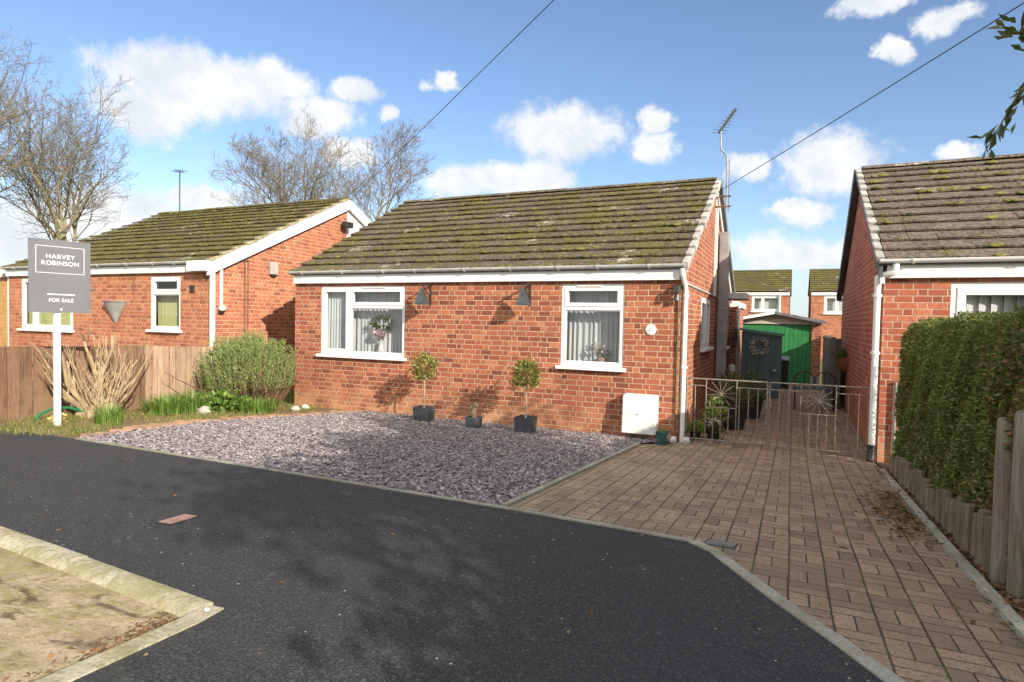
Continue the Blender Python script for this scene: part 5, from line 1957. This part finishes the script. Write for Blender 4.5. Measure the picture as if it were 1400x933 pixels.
# ---- iron gates
def gate(xa, xb, y, zb, label, sun0, sun1, flip):
    t0 = thing('iron_gate', ((xa + xb) / 2, y, 0), label, 'gate', 'pair of driveway gates')
    b = 0.0075
    m = MB()

    def bar(x0, z0, x1, z1, r=b):
        m.tube([(x0, y, z0), (x1, y, z1)], r, 6)
    ztop, zsec = 0.855, 0.765
    bar(xa, ztop, xb, ztop, 0.011)
    bar(xa, zb, xb, zb, 0.009)
    bar(xa, zb, xa, ztop, 0.011)
    bar(xb, zb, xb, ztop, 0.011)
    bar(xa, zsec, sun0, zsec)
    bar(sun1, zsec, xb, zsec)
    bar(sun0, 0.49, sun1, 0.49)
    m.build('frame', M['gate_iron'], t0)
    n = int(round((xb - xa) / 0.115))
    for i in range(1, n):
        x = xa + (xb - xa) * i / n
        if sun0 - 0.03 < x < sun1 + 0.03:
            continue
        MB().tube([(x, y, zb), (x, y, zsec)], 0.0078, 6).build('bar', M['gate_iron'], t0)
    for x in (sun0, sun1):
        MB().tube([(x, y, zb), (x, y, ztop)], 0.008, 6).build('bar', M['gate_iron'], t0)
    for i in range(1, 4):
        x = sun0 + (sun1 - sun0) * i / 4
        MB().tube([(x, y, zb), (x, y, 0.49)], 0.0078, 6).build('bar', M['gate_iron'], t0)
    # sunburst: rays from a hub and a few scrolled arcs
    m = MB()
    cx, cz = (sun0 + sun1) / 2, 0.67
    for k in range(12):
        a = 2 * math.pi * k / 12 + 0.13
        L = min(abs((sun1 - sun0) / 2 / (math.cos(a) + 1e-9)), abs(0.175 / (math.sin(a) + 1e-9))) * 0.92
        L = min(L, 0.19)
        m.tube([(cx, y, cz), (cx + L * math.cos(a), y, cz + L * math.sin(a))], 0.004, 5)
    m.tube([(cx, y - 0.01, cz), (cx, y + 0.01, cz)], 0.014, 10)
    if flip:
        for q in range(3):
            c0 = (sun0 + 0.10 + 0.02 * q, 0.61 + 0.07 * q)
            m.tube([(c0[0] + 0.05 * math.cos(w), y, c0[1] + 0.03 * math.sin(w)) for w in [k * 0.5 for k in range(11)]], 0.0035, 4)
    m.build('sunburst', M['gate_iron'], t0)
    return t0


gate(0.085, 1.085, 0.12, 0.055, 'left leaf of the rusty iron driveway gates, beside the main downpipe', 0.335, 0.715, False)
gate(1.115, 2.215, 0.12, 0.055, 'right leaf of the rusty iron driveway gates, with scrolled sunburst', 1.47, 1.86, True)

# ---- behind the gates
def round_pot(parent, c, r, h, mat, n=18):
    MB().lathe(c, [(r * 0.72, 0), (r * 0.98, h * 0.9), (r * 1.05, h * 0.9), (r * 1.05, h), (r * 0.92, h), (r * 0.9, h * 0.9)], n).build('pot', mat, parent, smooth=True)
    MB().lathe((c[0], c[1], c[2] + h * 0.88), [(r * 0.9, 0), (r * 0.9, 0.006)], n).build('soil', M['soil'], parent)


def potted(x, y, r, h, pr, ph, n, mat, label, seed, pot='pot_black', ln=0.07, wd=0.03, extra=None):
    t0 = thing('potted_plant', (x, y, 0.0), label, 'potted plant', 'pots along the gable wall')
    round_pot(t0, (x, y, 0.003), r, h, M[pot])
    bushy('foliage', (x, y, h * 0.9), pr, n, mat, '', '', seed, ln, wd, ph / pr, parent=t0)
    if extra:
        bouquet(t0, (x, y, h + ph * 0.8), pr * 0.9, 60, extra, 'blossom', seed + 1, 0.035, 0.03, 0.4)
    rr = random.Random(seed)
    m = MB()
    for k in range(9):
        a = rr.uniform(0, 6.28)
        m.tube([(x, y, h * 0.85), (x + math.cos(a) * pr * .3, y + math.sin(a) * pr * .3, h + ph * .5), (x + math.cos(a) * pr * .7, y + math.sin(a) * pr * .7, h + ph * .8)], [0.006, 0.004, 0.002], 4)
    m.build('stems', M['woody'], t0)
    return t0


potted(0.17, 0.42, 0.08, 0.10, 0.13, 0.14, 110, M['leaf_lime'], 'small black pot of bright lime green leaves just inside the gate', 31, ln=0.06, wd=0.04)
potted(0.40, 0.5, 0.10, 0.13, 0.12, 0.12, 90, M['leaf_pot'], 'low pot of white flowers just inside the gate', 33, extra=M['white_flower'])
potted(0.36, 0.98, 0.13, 0.2, 0.19, 0.34, 230, M['leaf_bed'], 'fern green plant in a black pot behind the white flowers', 35)
potted(0.56, 1.55, 0.22, 0.38, 0.30, 0.40, 420, M['leaf_pot'], 'large black tub with an olive green shrub behind the sunburst panel', 37, ln=0.06, wd=0.025)
potted(0.40, 2.4, 0.2, 0.34, 0.28, 0.55, 320, M['leaf_pot'], 'tall dark shrub in a tub under the gable window', 39)
potted(0.72, 2.9, 0.22, 0.36, 0.34, 0.5, 420, M['leaf_pot'], 'spreading olive shrub in a tub before the blue shed', 41, ln=0.06)
tag(MB().blob((0.36, 3.55, 0.78), 0.06, 1, 1, 1.3, 0.15, 6).tube([(0.36, 3.55, 0.0), (0.36, 3.55, 0.75)], 0.02, 6).build('garden_ornament', M['stone'], smooth=True), 'pale stone finial ornament on a stake by the grey flue', 'ornament')

# shed
SX0, SX1, SY = 0.32, 1.14, 6.2
t0 = thing('garden_shed', (0.73, SY, 0), 'blue grey painted wooden store with a sloping roof and a wreath', 'shed')
m = MB()
nb = 7
for i in range(nb):
    a, b = SX0 + (SX1 - SX0) * i / nb + 0.002, SX0 + (SX1 - SX0) * (i + 1) / nb - 0.002
    za, zb_ = 1.49 - 0.1 * (a - SX0) / (SX1 - SX0), 1.49 - 0.1 * (b - SX0) / (SX1 - SX0)
    m.hexa([(a, SY, 0.02), (b, SY, 0.02), (b, SY + 0.02, 0.02), (a, SY + 0.02, 0.02), (a, SY, za - 0.03), (b, SY, zb_ - 0.03), (b, SY + 0.02, zb_ - 0.03), (a, SY + 0.02, za - 0.03)])
m.build('door', M['shed_paint'], t0, bevel=0.002)
m = MB()
m.hexa([(SX0 + 0.004, SY + 0.022, 0.0), (SX1 - 0.004, SY + 0.022, 0.0), (SX1 - 0.004, SY + 0.8, 0.0), (SX0 + 0.004, SY + 0.8, 0.0), (SX0 + 0.004, SY + 0.022, 1.45), (SX1 - 0.004, SY + 0.022, 1.35), (SX1 - 0.004, SY + 0.8, 1.35), (SX0 + 0.004, SY + 0.8, 1.45)])
m.build('wall', M['shed_paint'], t0)
m = MB()
m.hexa([(SX0 - 0.05, SY - 0.06, 1.475), (SX1 + 0.05, SY - 0.06, 1.365), (SX1 + 0.05, SY + 0.85, 1.365), (SX0 - 0.05, SY + 0.85, 1.475), (SX0 - 0.05, SY - 0.06, 1.515), (SX1 + 0.05, SY - 0.06, 1.405), (SX1 + 0.05, SY + 0.85, 1.405), (SX0 - 0.05, SY + 0.85, 1.515)])
m.build('roof', M['shed_paint'], t0, bevel=0.004)
MB().box(0.98, SY - 0.03, 0.6, 1.05, SY - 0.001, 0.625).build('handle', M['white'], t0)
t0 = thing('wreath', (0.69, SY - 0.04, 1.12), 'silvery dried wreath hanging on the blue grey shed door', 'wreath')
rg2 = np.random.default_rng(17)
a = rg2.uniform(0, 2 * math.pi, 420)
P = np.stack([0.69 + 0.13 * np.cos(a) + rg2.normal(0, .03, 420), SY - 0.035 + rg2.normal(0, .02, 420), 1.12 + 0.13 * np.sin(a) + rg2.normal(0, .03, 420)], 1)
V, F = leaf_cloud(P, np.stack([np.cos(a), -np.ones(420) * .6, np.sin(a)], 1) + rg2.normal(0, .5, (420, 3)), 0.05, 0.028, rg=rg2)
np_mesh('foliage', V, F, M['leaf_grey'], t0)
MB().tube([(0.69 + 0.12 * math.cos(k * .35), SY - 0.025, 1.12 + 0.12 * math.sin(k * .35)) for k in range(19)], 0.018, 6).build('ring', M['woody'], t0)

t0 = thing('wheelie_bin', (1.15, 8.2, 0), 'black wheeled bin with a grey lid beside the blue shed', 'bin')
MB().hexa([(0.95, 8.05, 0.06), (1.25, 8.05, 0.06), (1.25, 8.45, 0.06), (0.95, 8.45, 0.06), (0.9, 7.98, 0.74), (1.285, 7.98, 0.74), (1.285, 8.5, 0.74), (0.9, 8.5, 0.74)]).build('body', M['bin'], t0, bevel=0.01)
MB().hexa([(0.88, 7.95, 0.745), (1.305, 7.95, 0.745), (1.305, 8.53, 0.745), (0.88, 8.53, 0.745), (0.9, 7.98, 0.80), (1.285, 7.98, 0.80), (1.285, 8.5, 0.83), (0.9, 8.5, 0.83)]).build('lid', M['bin_lid'], t0, bevel=0.01)
for x in (0.93, 1.25):
    MB().tube([(x, 8.42, 0.08), (x + 0.04, 8.42, 0.08)], 0.08, 14).build('wheel', M['bin'], t0)
MB().tube([(1.12, 8.04, 0.5), (1.12, 8.02, 0.5)], 0.03, 8).build('emblem', M['white'], t0)

# garage
GY = 10.4
t0 = thing('garage', (0.9, GY, 0), 'small garage with green boarded doors and a low sheet roof', 'garage')
m = MB()
m.box(-0.28, GY, -0.1, 0.0, GY + 4.8, 1.68)
m.box(1.815, GY, -0.1, 2.05, GY + 4.8, 1.68)
m.box(0.002, GY + 4.6, -0.1, 1.813, GY + 4.8, 1.68)
m.build('wall', M['brick_main'], t0)
for a0, a1 in ((0.003, 0.905), (0.911, 1.812)):
    m = MB()
    nb = 8
    for i in range(nb):
        a, b = a0 + (a1 - a0) * i / nb + 0.003, a0 + (a1 - a0) * (i + 1) / nb - 0.003
        m.box(a, GY + 0.04, 0.01, b, GY + 0.07, 1.63)
    m.box(a0, GY + 0.072, 0.01, a1, GY + 0.09, 1.63)
    m.build('door', M['green_door'], t0, bevel=0.003)
m = MB()
m.prism([(-0.28, GY - 0.005, 1.635), (2.05, GY - 0.005, 1.635), (2.05, GY - 0.005, 1.70), (0.87, GY - 0.005, 1.93), (-0.28, GY - 0.005, 1.70)], (0, 0.05, 0))
m.build('gable_board', M['cream_board'], t0)
m = MB()
for xe, ze in ((-0.42, 1.69), (2.16, 1.69)):
    xr, zr = 0.87, 1.945
    m.hexa([(xe, GY - 0.18, ze), (xr, GY - 0.18, zr), (xr, GY + 4.9, zr), (xe, GY + 4.9, ze), (xe, GY - 0.18, ze + 0.04), (xr, GY - 0.18, zr + 0.04), (xr, GY + 4.9, zr + 0.04), (xe, GY + 4.9, ze + 0.04)])
rf = m.build('roof', M['sheet_roof'], t0)
m = MB()
m.hexa([(-0.42, GY - 0.21, 1.655), (0.87, GY - 0.21, 1.91), (0.87, GY - 0.184, 1.91), (-0.42, GY - 0.184, 1.655), (-0.42, GY - 0.21, 1.735), (0.87, GY - 0.21, 1.99), (0.87, GY - 0.184, 1.99), (-0.42, GY - 0.184, 1.735)])
m.build('barge_board', M['white'], rf)
m = MB()
m.hexa([(0.873, GY - 0.21, 1.91), (2.16, GY - 0.21, 1.655), (2.16, GY - 0.184, 1.655), (0.873, GY - 0.184, 1.91), (0.873, GY - 0.21, 1.99), (2.16, GY - 0.21, 1.735), (2.16, GY - 0.184, 1.735), (0.873, GY - 0.184, 1.99)])
m.build('barge_board', M['grey_board'], rf)
m = MB()
m.box(1.82, GY - 0.02, -0.1, 2.04, GY - 0.002, 0.22)
m.build('plinth', M['concrete_grey'], t0)

# dark fence behind the right gable, iron bench, wall basket
ft = thing('dark_fence', (2.12, 8.5, 0), 'dark old timber fence between the garage and the right gable', 'fence')
m = MB()
yy = 5.0
while yy < 10.3:
    m.box(2.10, yy, 0, 2.122, yy + 0.118, 1.33 + random.uniform(-.01, .01))
    yy += 0.122
m.build('board_panel', M['fence_dark'], ft)
for yy in (5.0, 6.7, 8.4, 10.2):
    MB().box(2.124, yy, 0, 2.21, yy + 0.09, 1.36).build('post', M['fence_dark'], ft)
t0 = thing('iron_bench', (1.75, 4.6, 0), 'small dark iron bench with a curled back behind the gates', 'bench')
m = MB()
for cx in (1.58, 1.93):
    m.tube([(cx - 0.17, 4.75, 0.42), (cx - 0.17, 4.75, 0.60), (cx - 0.1, 4.75, 0.69), (cx, 4.75, 0.72), (cx + 0.1, 4.75, 0.69), (cx + 0.17, 4.75, 0.60), (cx + 0.17, 4.75, 0.42)], 0.014, 6)
    m.tube([(cx, 4.75, 0.42), (cx, 4.75, 0.71)], 0.01, 6)
m.build('backrest', M['dark_metal'], t0)
m = MB()
for i in range(5):
    m.box(1.38, 4.38 + i * 0.075, 0.405, 2.12, 4.43 + i * 0.075, 0.42)
m.build('seat', M['dark_metal'], t0)
for x in (1.42, 2.08):
    for y in (4.4, 4.73):
        MB().tube([(x, y, 0.0), (x, y, 0.405)], 0.014, 6).build('leg', M['dark_metal'], t0)
t0 = thing('wall_basket', (2.2, 5.0, 0.8), 'terracotta half round wall basket with plants on the shaded gable', 'planter')
m = MB()
n = 10
rings = []
for f, z in ((1.0, 1.02), (0.95, 0.92), (0.7, 0.8), (0.3, 0.72)):
    rings.append([(2.297 - 0.2 * f * math.sin(math.pi * k / n), 5.0 + 0.36 * f * math.cos(math.pi * k / n), z) for k in range(n + 1)])
q = n + 1
m.add([p for r_ in rings for p in r_], [(i * q + k, i * q + k + 1, i * q + q + k + 1, i * q + q + k) for i in range(3) for k in range(n)] + [tuple(range(3 * q, 4 * q))])
m.build('pot', M['terracotta'], t0, smooth=True)
MB().prism([(2.297 - 0.19 * math.sin(math.pi * k / n), 5.0 + 0.34 * math.cos(math.pi * k / n), 0.98) for k in range(n + 1)], (0, 0, 0.006)).build('soil', M['soil'], t0)
P = np.stack([rng.uniform(2.1, 2.28, 260), rng.uniform(4.62, 5.38, 260), rng.uniform(0.98, 1.12, 260)], 1)
V, F = leaf_cloud(P, rng.normal(0, 1, (260, 3)) + np.array([-0.4, 0, 0.5]), 0.06, 0.035)
np_mesh('foliage', V, F, M['leaf_pot'], t0)
tag(MB().tube([(0.06, 6.6, 1.28), (0.16, 6.6, 1.28)], 0.02, 6).box(0.14, 6.45, 1.2, 0.2, 6.7, 1.5).build('meter_cupboard', M['dark_metal']), 'small dark wall box on the rear corner behind the shed', 'box')

# ---- far houses beyond the gap
def far_house(x0, x1, y, label, wins, seed):
    t0 = thing('terraced_house', ((x0 + x1) / 2, y, 0), label, 'house')
    w = MB()
    T = lambda u, d, z: (x0 + u, y - d, z)
    wall_panel(w, T, x1 - x0, -0.3, 3.36, [(a - x0, b - x0, c, d) for a, b, c, d in wins])
    T2 = lambda u, d, z: (x1 + d, y + u, z)
    T3 = lambda u, d, z: (x0 - d, y + u, z)
    for TT in (T2, T3):
        wall_panel(w, TT, 6.0, -0.3, 3.36, [])
        w.quad(TT(0, 0, 3.36), TT(6.0, 0, 3.36), TT(3.0, 0, 4.66))
    w.box(x0 + 0.05, y + 5.9, -0.3, x1 - 0.05, y + 6.0, 3.36)
    w.build('wall', M['brick_left'], t0)
    m = MB()
    V1, F1, _ = roof_tiles(x0 - 0.06, x1 + 0.06, y - 0.12, 3.34, y + 3.0, 4.72, seed)
    V2, F2, _ = roof_tiles(x0 - 0.06, x1 + 0.06, y + 6.12, 3.34, y + 3.0, 4.72, seed + 1)
    m.add(V1, F1).add(V2, F2)
    m.build('roof', M['tile_far'], t0)
    m = MB()
    m.box(x0, y - 0.06, 3.16, x1, y - 0.002, 3.32)
    m.tube([(x1 - 0.45, y - 0.06, 3.2), (x1 - 0.45, y - 0.06, 0)], 0.05, 6)
    m.build('fascia', M['white'], t0)
    for a, b, c, d in wins:
        wf = window(t0, T, a - x0, b - x0, c, d, mull=((b - x0) - (b - a) * 0.62,), fr=0.08)
        q = MB()
        q.box(a, y + 0.2, c, b, y + 0.21, d)
        q.build('net_lining', M['blind_cream'], wf)


far_house(-5.0, 1.13, 26.0, 'far brick terraced house seen above the garage, with mossy roof and white window', [(-0.66, 0.72, 2.33, 3.14)], 71)
far_house(2.12, 8.5, 26.0, 'far brick terraced house beside the shaded right gable', [(2.70, 4.2, 2.26, 3.14)], 73)
t0 = thing('brick_outbuilding', (-18.5, 0.5, 0.2), 'orange brick building with white fascia at the far left edge', 'building')
MB().box(-22.5, -0.2, -0.3, -15.35, 5.5, 2.35).build('wall', M['brick_orange'], t0)
MB().box(-22.6, -0.3, 2.353, -15.3, 5.6, 2.6).build('fascia', M['white_old'], t0)

# ---- trees
def bare_tree(base, H, limbs, seed, label, thick=0.16, kids=(6, 5, 4, 3), wide=0.5, r_min=0.0065, fork=0.25, lean=(0, 0)):
    """a trunk that forks low into spreading limbs, each dividing down to fine twigs"""
    rr = random.Random(seed)
    t0 = thing('bare_tree', base, label, 'tree', 'leafless trees behind the bungalows')
    tr, cr = MB(), MB()
    nlev = len(kids)

    def grow(p, d, L, r, lev):
        n = (8, 7, 5, 4, 3)[min(lev, 4)]
        pts, rs = [p.copy()], [r]
        q, dd = p.copy(), d.copy()
        dirs = [d.copy()]
        for i in range(n):
            wob = 0.10 + 0.05 * lev
            dd = (dd + Vector((rr.gauss(0, wob), rr.gauss(0, wob), rr.gauss(0.05, wob * 0.6)))).normalized()
            q = q + dd * (L / n)
            pts.append(q.copy())
            dirs.append(dd.copy())
            rs.append(max(r * (1 - 0.8 * (i + 1) / n), r_min * (0.8 if lev < 3 else 0.6)))
        (tr if lev == 0 else cr).tube(pts, rs, (7, 5, 4, 3, 3)[min(lev, 4)], caps=False)
        if lev >= nlev:
            return
        k = kids[lev]
        for j in range(k):
            f = 0.22 + 0.76 * (j + rr.random()) / k
            idx = min(int(f * n), n - 1)
            pp = pts[idx].lerp(pts[idx + 1], f * n - idx)
            dv = dirs[idx]
            ax = Matrix.Rotation(rr.uniform(0, 2 * math.pi), 3, dv) @ dv.orthogonal().normalized()
            an = R(rr.uniform(28, 62))
            nd = (dv * math.cos(an) + ax * math.sin(an) + Vector((0, 0, 0.14))).normalized()
            grow(pp, nd, L * (1.12 - 0.62 * f) * rr.uniform(0.45, 0.68), max(rs[idx] * 0.6, r_min), lev + 1)

    b = Vector(base)
    top = b + Vector((lean[0], lean[1], 1)) * (H * fork)
    tr.tube([b, b.lerp(top, 0.5), top], [thick * 1.25, thick, thick * 0.9], 8, caps=False)
    for i in range(limbs):
        a = 2 * math.pi * (i + rr.random() * 0.5) / limbs
        sp2 = wide * rr.uniform(0.55, 1.1) if i else wide * 0.12
        d = Vector((math.cos(a) * sp2 + lean[0], math.sin(a) * sp2 + lean[1], 1)).normalized()
        grow(top + Vector((0, 0, -rr.uniform(0, 0.25) * H * fork)), d, H * (1 - fork) * rr.uniform(0.72, 0.95), thick * rr.uniform(0.5, 0.75), 0)
    tr.build('trunk', M['bark'], t0, smooth=True)
    cr.build('crown', M['twig'], t0)


bare_tree((-20.2, 14.2, 0), 11.2, 7, 201, 'bare spreading tree rising behind the gap between the bungalows', 0.13, (10, 8, 5, 3), 0.5, fork=0.42)
bare_tree((-15.6, 13.5, 0), 9.6, 5, 209, 'smaller bare tree just left of the main bungalow ridge', 0.08, (8, 6, 5, 2), 0.4, fork=0.42, lean=(0.1, 0))
bare_tree((-30.7, 9.9, 0), 12.3, 8, 203, 'pale stemmed bare tree behind the mossy left roof and sale board', 0.14, (10, 8, 4, 3), 0.42, fork=0.3)
bare_tree((-26.6, 3.3, 0), 12.2, 7, 205, 'dark twigged bare tree leaning in at the far left edge', 0.17, (10, 8, 4, 2), 0.5, fork=0.3)


def evergreen():
    b = Vector((5.5, -6.9, g(-6.9)))
    t0 = thing('evergreen_tree', b, 'dark evergreen tree whose leafy branch hangs in at the top right', 'tree')
    rr = random.Random(77)
    rg2 = np.random.default_rng(77)
    m = MB()
    m.tube([b, b + Vector((0.05, 0, 1.2)), b + Vector((-0.1, 0.05, 2.4)), b + Vector((-0.1, 0.1, 4.0))], [0.16, 0.13, 0.1, 0.04], 8)
    tips = []
    for i in range(66):
        a = rr.uniform(0, 6.28)
        z = rr.uniform(1.1, 3.45)
        L = rr.uniform(1.3, 2.6) * (1.0 - 0.09 * abs(z - 2.8))
        p0 = b + Vector((-0.05, 0, z))
        ky = 1.75 if math.sin(a) < 0 else 1.0
        p1 = p0 + Vector((math.cos(a) * L * .5, math.sin(a) * L * .5 * ky, 0.25))
        p2 = p0 + Vector((math.cos(a) * L, math.sin(a) * L * ky, 0.25 + rr.uniform(-.3, .3)))
        m.tube([p0, p1, p2], [0.035, 0.022, 0.006], 5)
        tips.append((p0, p1, p2))
    # the limb that reaches over the hedge into view
    limb = [b + Vector((-0.1, 0.05, 2.5)), Vector((4.2, -5.7, 3.3)), Vector((3.0, -4.75, 3.15)), Vector((2.45, -4.40, 2.93))]
    m.tube(limb, [0.05, 0.035, 0.018, 0.006], 6)
    sub = []
    rr = random.Random(81)
    for i in range(46):
        f = rr.uniform(0.5, 1)
        k = min(int(f * 3), 2)
        p = limb[k].lerp(limb[k + 1], f * 3 - k)
        d = Vector((rr.uniform(-.26, .3), rr.uniform(-.25, .35), rr.uniform(-.6, .3)))
        e = p + d * rr.uniform(.6, 1.0)
        m.tube([p, p.lerp(e, .5) + Vector((0, 0, .04)), e], [0.008, 0.005, 0.002], 4)
        sub.append((p, e))
    m.build('trunk', M['bark'], t0, smooth=True)
    Ps, Ds = [], []
    for p0, p1, p2 in tips:
        for _ in range(420):
            f = rr.uniform(0.25, 1.05)
            q = (p0.lerp(p1, f * 2) if f < .5 else p1.lerp(p2, f * 2 - 1)) + Vector((rr.gauss(0, .2), rr.gauss(0, .2), rr.gauss(0, .2)))
            Ps.append(q)
            Ds.append((rr.gauss(0, 1), rr.gauss(0, 1), rr.gauss(0, .6)))
    parts = [leaf_cloud(np.array(Ps), np.array(Ds), 0.13, 0.055, rg=rg2)]
    Ps, Ds = [], []
    for p, e in sub:
        for _ in range(34):
            f = rr.uniform(0.1, 1.0)
            q = p.lerp(e, f) + Vector((rr.gauss(0, .02), rr.gauss(0, .02), rr.gauss(0, .02)))
            Ps.append(q)
            d = (e - p).normalized()
            Ds.append((d.x + rr.gauss(0, .6), d.y + rr.gauss(0, .6), d.z + rr.gauss(-.1, .5)))
    parts.append(leaf_cloud(np.array(Ps), np.array(Ds), 0.075, 0.028, rg=rg2))
    V, F = join_np(parts)
    np_mesh('crown', V, F, M['leaf_tree'], t0)


evergreen()

# ------------------------------------------------------------------ light, sky, camera
SUN = Vector((1.7, -1.0, 0.86)).normalized()
sl = bpy.data.lights.new('sun', 'SUN')
sl.energy = 4.0
sl.angle = R(0.55)
sl.color = (1.0, 0.91, 0.77)
so = bpy.data.objects.new('sun', sl)
so.rotation_euler = SUN.to_track_quat('Z', 'Y').to_euler()
so.location = (20, -12, 12)
link(so)

world = bpy.data.worlds.new('World')
scene.world = world
world.use_nodes = True
wt = NT(world.node_tree)
bg = world.node_tree.nodes['Background']
sky = wt.node('ShaderNodeTexSky')
sky.sky_type = 'NISHITA'
sky.sun_disc = False
sky.sun_elevation = math.asin(SUN.z)
sky.sun_rotation = math.atan2(SUN.x, SUN.y)
sky.air_density = 1.0
sky.dust_density = 0.3
sky.ozone_density = 2.2
CL = [(-0.909, 0.318, 0.128, 0.038), (-0.958, 0.277, 0.064, 0.037), (-0.807, 0.339, 0.062, 0.028), (-0.69, 0.339, 0.039, 0.02), (-0.623, 0.311, 0.023, 0.012), (-0.744, 0.298, 0.054, 0.03), (-0.549, 0.363, 0.026, 0.01), (-0.354, 0.297, 0.087, 0.036), (-0.216, 0.313, 0.029, 0.016), (-0.215, 0.273, 0.039, 0.025), (-0.387, 0.232, 0.065, 0.028), (-0.529, 0.219, 0.053, 0.024), (-0.446, 0.225, 0.071, 0.024), (0.045, 0.23, 0.072, 0.039), (-0.0, 0.165, 0.046, 0.019), (0.088, 0.422, 0.047, 0.015), (0.17, 0.393, 0.031, 0.016), (0.113, 0.366, 0.022, 0.016), (-0.038, 0.11, 0.059, 0.027), (-0.073, 0.239, 0.026, 0.019), (-1.01, 0.126, 0.135, 0.039), (-0.689, 0.251, 0.033, 0.021), (-0.894, 0.169, 0.058, 0.02), (0.011, 0.104, 0.075, 0.021), (0.182, 0.233, 0.031, 0.013), (-1.103, 0.089, 0.077, 0.027)]
dirv = wt.node('ShaderNodeTexCoord').outputs['Generated']
sp_ = wt.node('ShaderNodeSeparateXYZ')
wt.link(dirv, sp_.inputs[0])
az = wt.math('ARCTAN2', sp_.outputs[0], sp_.outputs[1])
el = wt.math('ARCSINE', sp_.outputs[2])
cv = wt.node('ShaderNodeCombineXYZ')
wt.link(az, cv.inputs[0])
wt.link(el, cv.inputs[1])
ae = cv.outputs[0]
w1 = wt.node('ShaderNodeTexNoise')
w1.inputs['Scale'].default_value = 14
w1.inputs['Detail'].default_value = 6
w1.inputs['Roughness'].default_value = 0.62
wt.link(ae, w1.inputs['Vector'])
ae2 = wt.vmath('ADD', ae, wt.vmath('MULTIPLY', wt.vmath('SUBTRACT', w1.outputs['Color'], (0.5, 0.5, 0.5)), (0.12, 0.06, 0)))
best = None
for a, e, ra, re_ in CL:
    d = wt.vmath('LENGTH', wt.vmath('MULTIPLY', wt.vmath('SUBTRACT', ae2, (a, e, 0)), (1 / (ra * 1.15), 1 / (re_ * 1.25), 0)))
    v = wt.math('SUBTRACT', 1.0, d)
    best = v if best is None else wt.math('SMOOTH_MAX', best, v, 0.25)
fine = wt.noise(ae, 40, 8, 0.68)
dens = wt.math('ADD', best, wt.math('MULTIPLY', wt.math('SUBTRACT', fine, 0.5), 0.85))
mask = wt.step(dens, -0.10, 0.5)
# thin veil of cloud spread across the sky, denser to the horizon
veil = wt.math('MULTIPLY', wt.step(wt.noise(ae, 5, 5, 0.6), 0.45, 0.8), wt.math('SUBTRACT', 1.0, wt.step(el, 0.05, 0.34)))
mask = wt.math('MAXIMUM', wt.math('MULTIPLY', mask, 0.96), wt.math('MULTIPLY', veil, 0.45))
# added warm fill: unseen cloud overhead and behind the viewer, lifting the shadows
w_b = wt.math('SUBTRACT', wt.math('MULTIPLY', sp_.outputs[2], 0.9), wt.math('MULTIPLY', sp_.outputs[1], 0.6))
fill_cloud = wt.math('MULTIPLY', wt.step(w_b, 0.22, 0.5), wt.step(wt.noise(dirv, 2.6, 6, 0.6), 0.34, 0.52))
shade = wt.step(wt.noise(ae, 13, 6, 0.62), 0.38, 0.66)
CW = wt.mix(shade, (5.3, 5.32, 5.35), (4.15, 4.4, 4.75))
skyc = wt.mix(1.0, sky.outputs[0], (0.92, 0.92, 0.98), 'MULTIPLY')
SKY_MUL = skyc.node
hz = wt.math('MULTIPLY', wt.math('SUBTRACT', 1.0, wt.step(el, 0.0, 0.16)), 0.75)
fin = wt.mix(wt.math('MAXIMUM', fill_cloud, 0.0), wt.mix(mask, wt.mix(hz, skyc, (3.5, 4.1, 4.7)), CW), (7.3, 7.1, 6.8))
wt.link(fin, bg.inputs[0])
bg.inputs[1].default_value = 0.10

cam = bpy.data.cameras.new('camera')
cam.sensor_width = 36.0
cam.lens = 21.5826
cam.clip_start = 0.05
cam.clip_end = 2000
co_ = bpy.data.objects.new('camera', cam)
link(co_)
RW_ = ((0.9087649, -0.0314820, -0.4161192), (0.4168391, 0.0212031, 0.9087330), (0.0197857, 0.9992794, -0.0323916))
mw = Matrix.Identity(4)
for i in range(3):
    mw[i][0] = RW_[i][0]
    mw[i][1] = RW_[i][1]
    mw[i][2] = -RW_[i][2]
mw[0][3], mw[1][3], mw[2][3] = 1.35953, -8.32174, 1.57
co_.matrix_world = mw
scene.camera = co_
scene.view_settings.view_transform = 'Standard'
scene.view_settings.look = 'None'
scene.view_settings.gamma = 1.0
scene.view_settings.exposure = 0.98
scene.view_settings.use_curve_mapping = False
scene.cycles.max_bounces = 6
scene.cycles.transparent_max_bounces = 12
scene.cycles.use_denoising = True
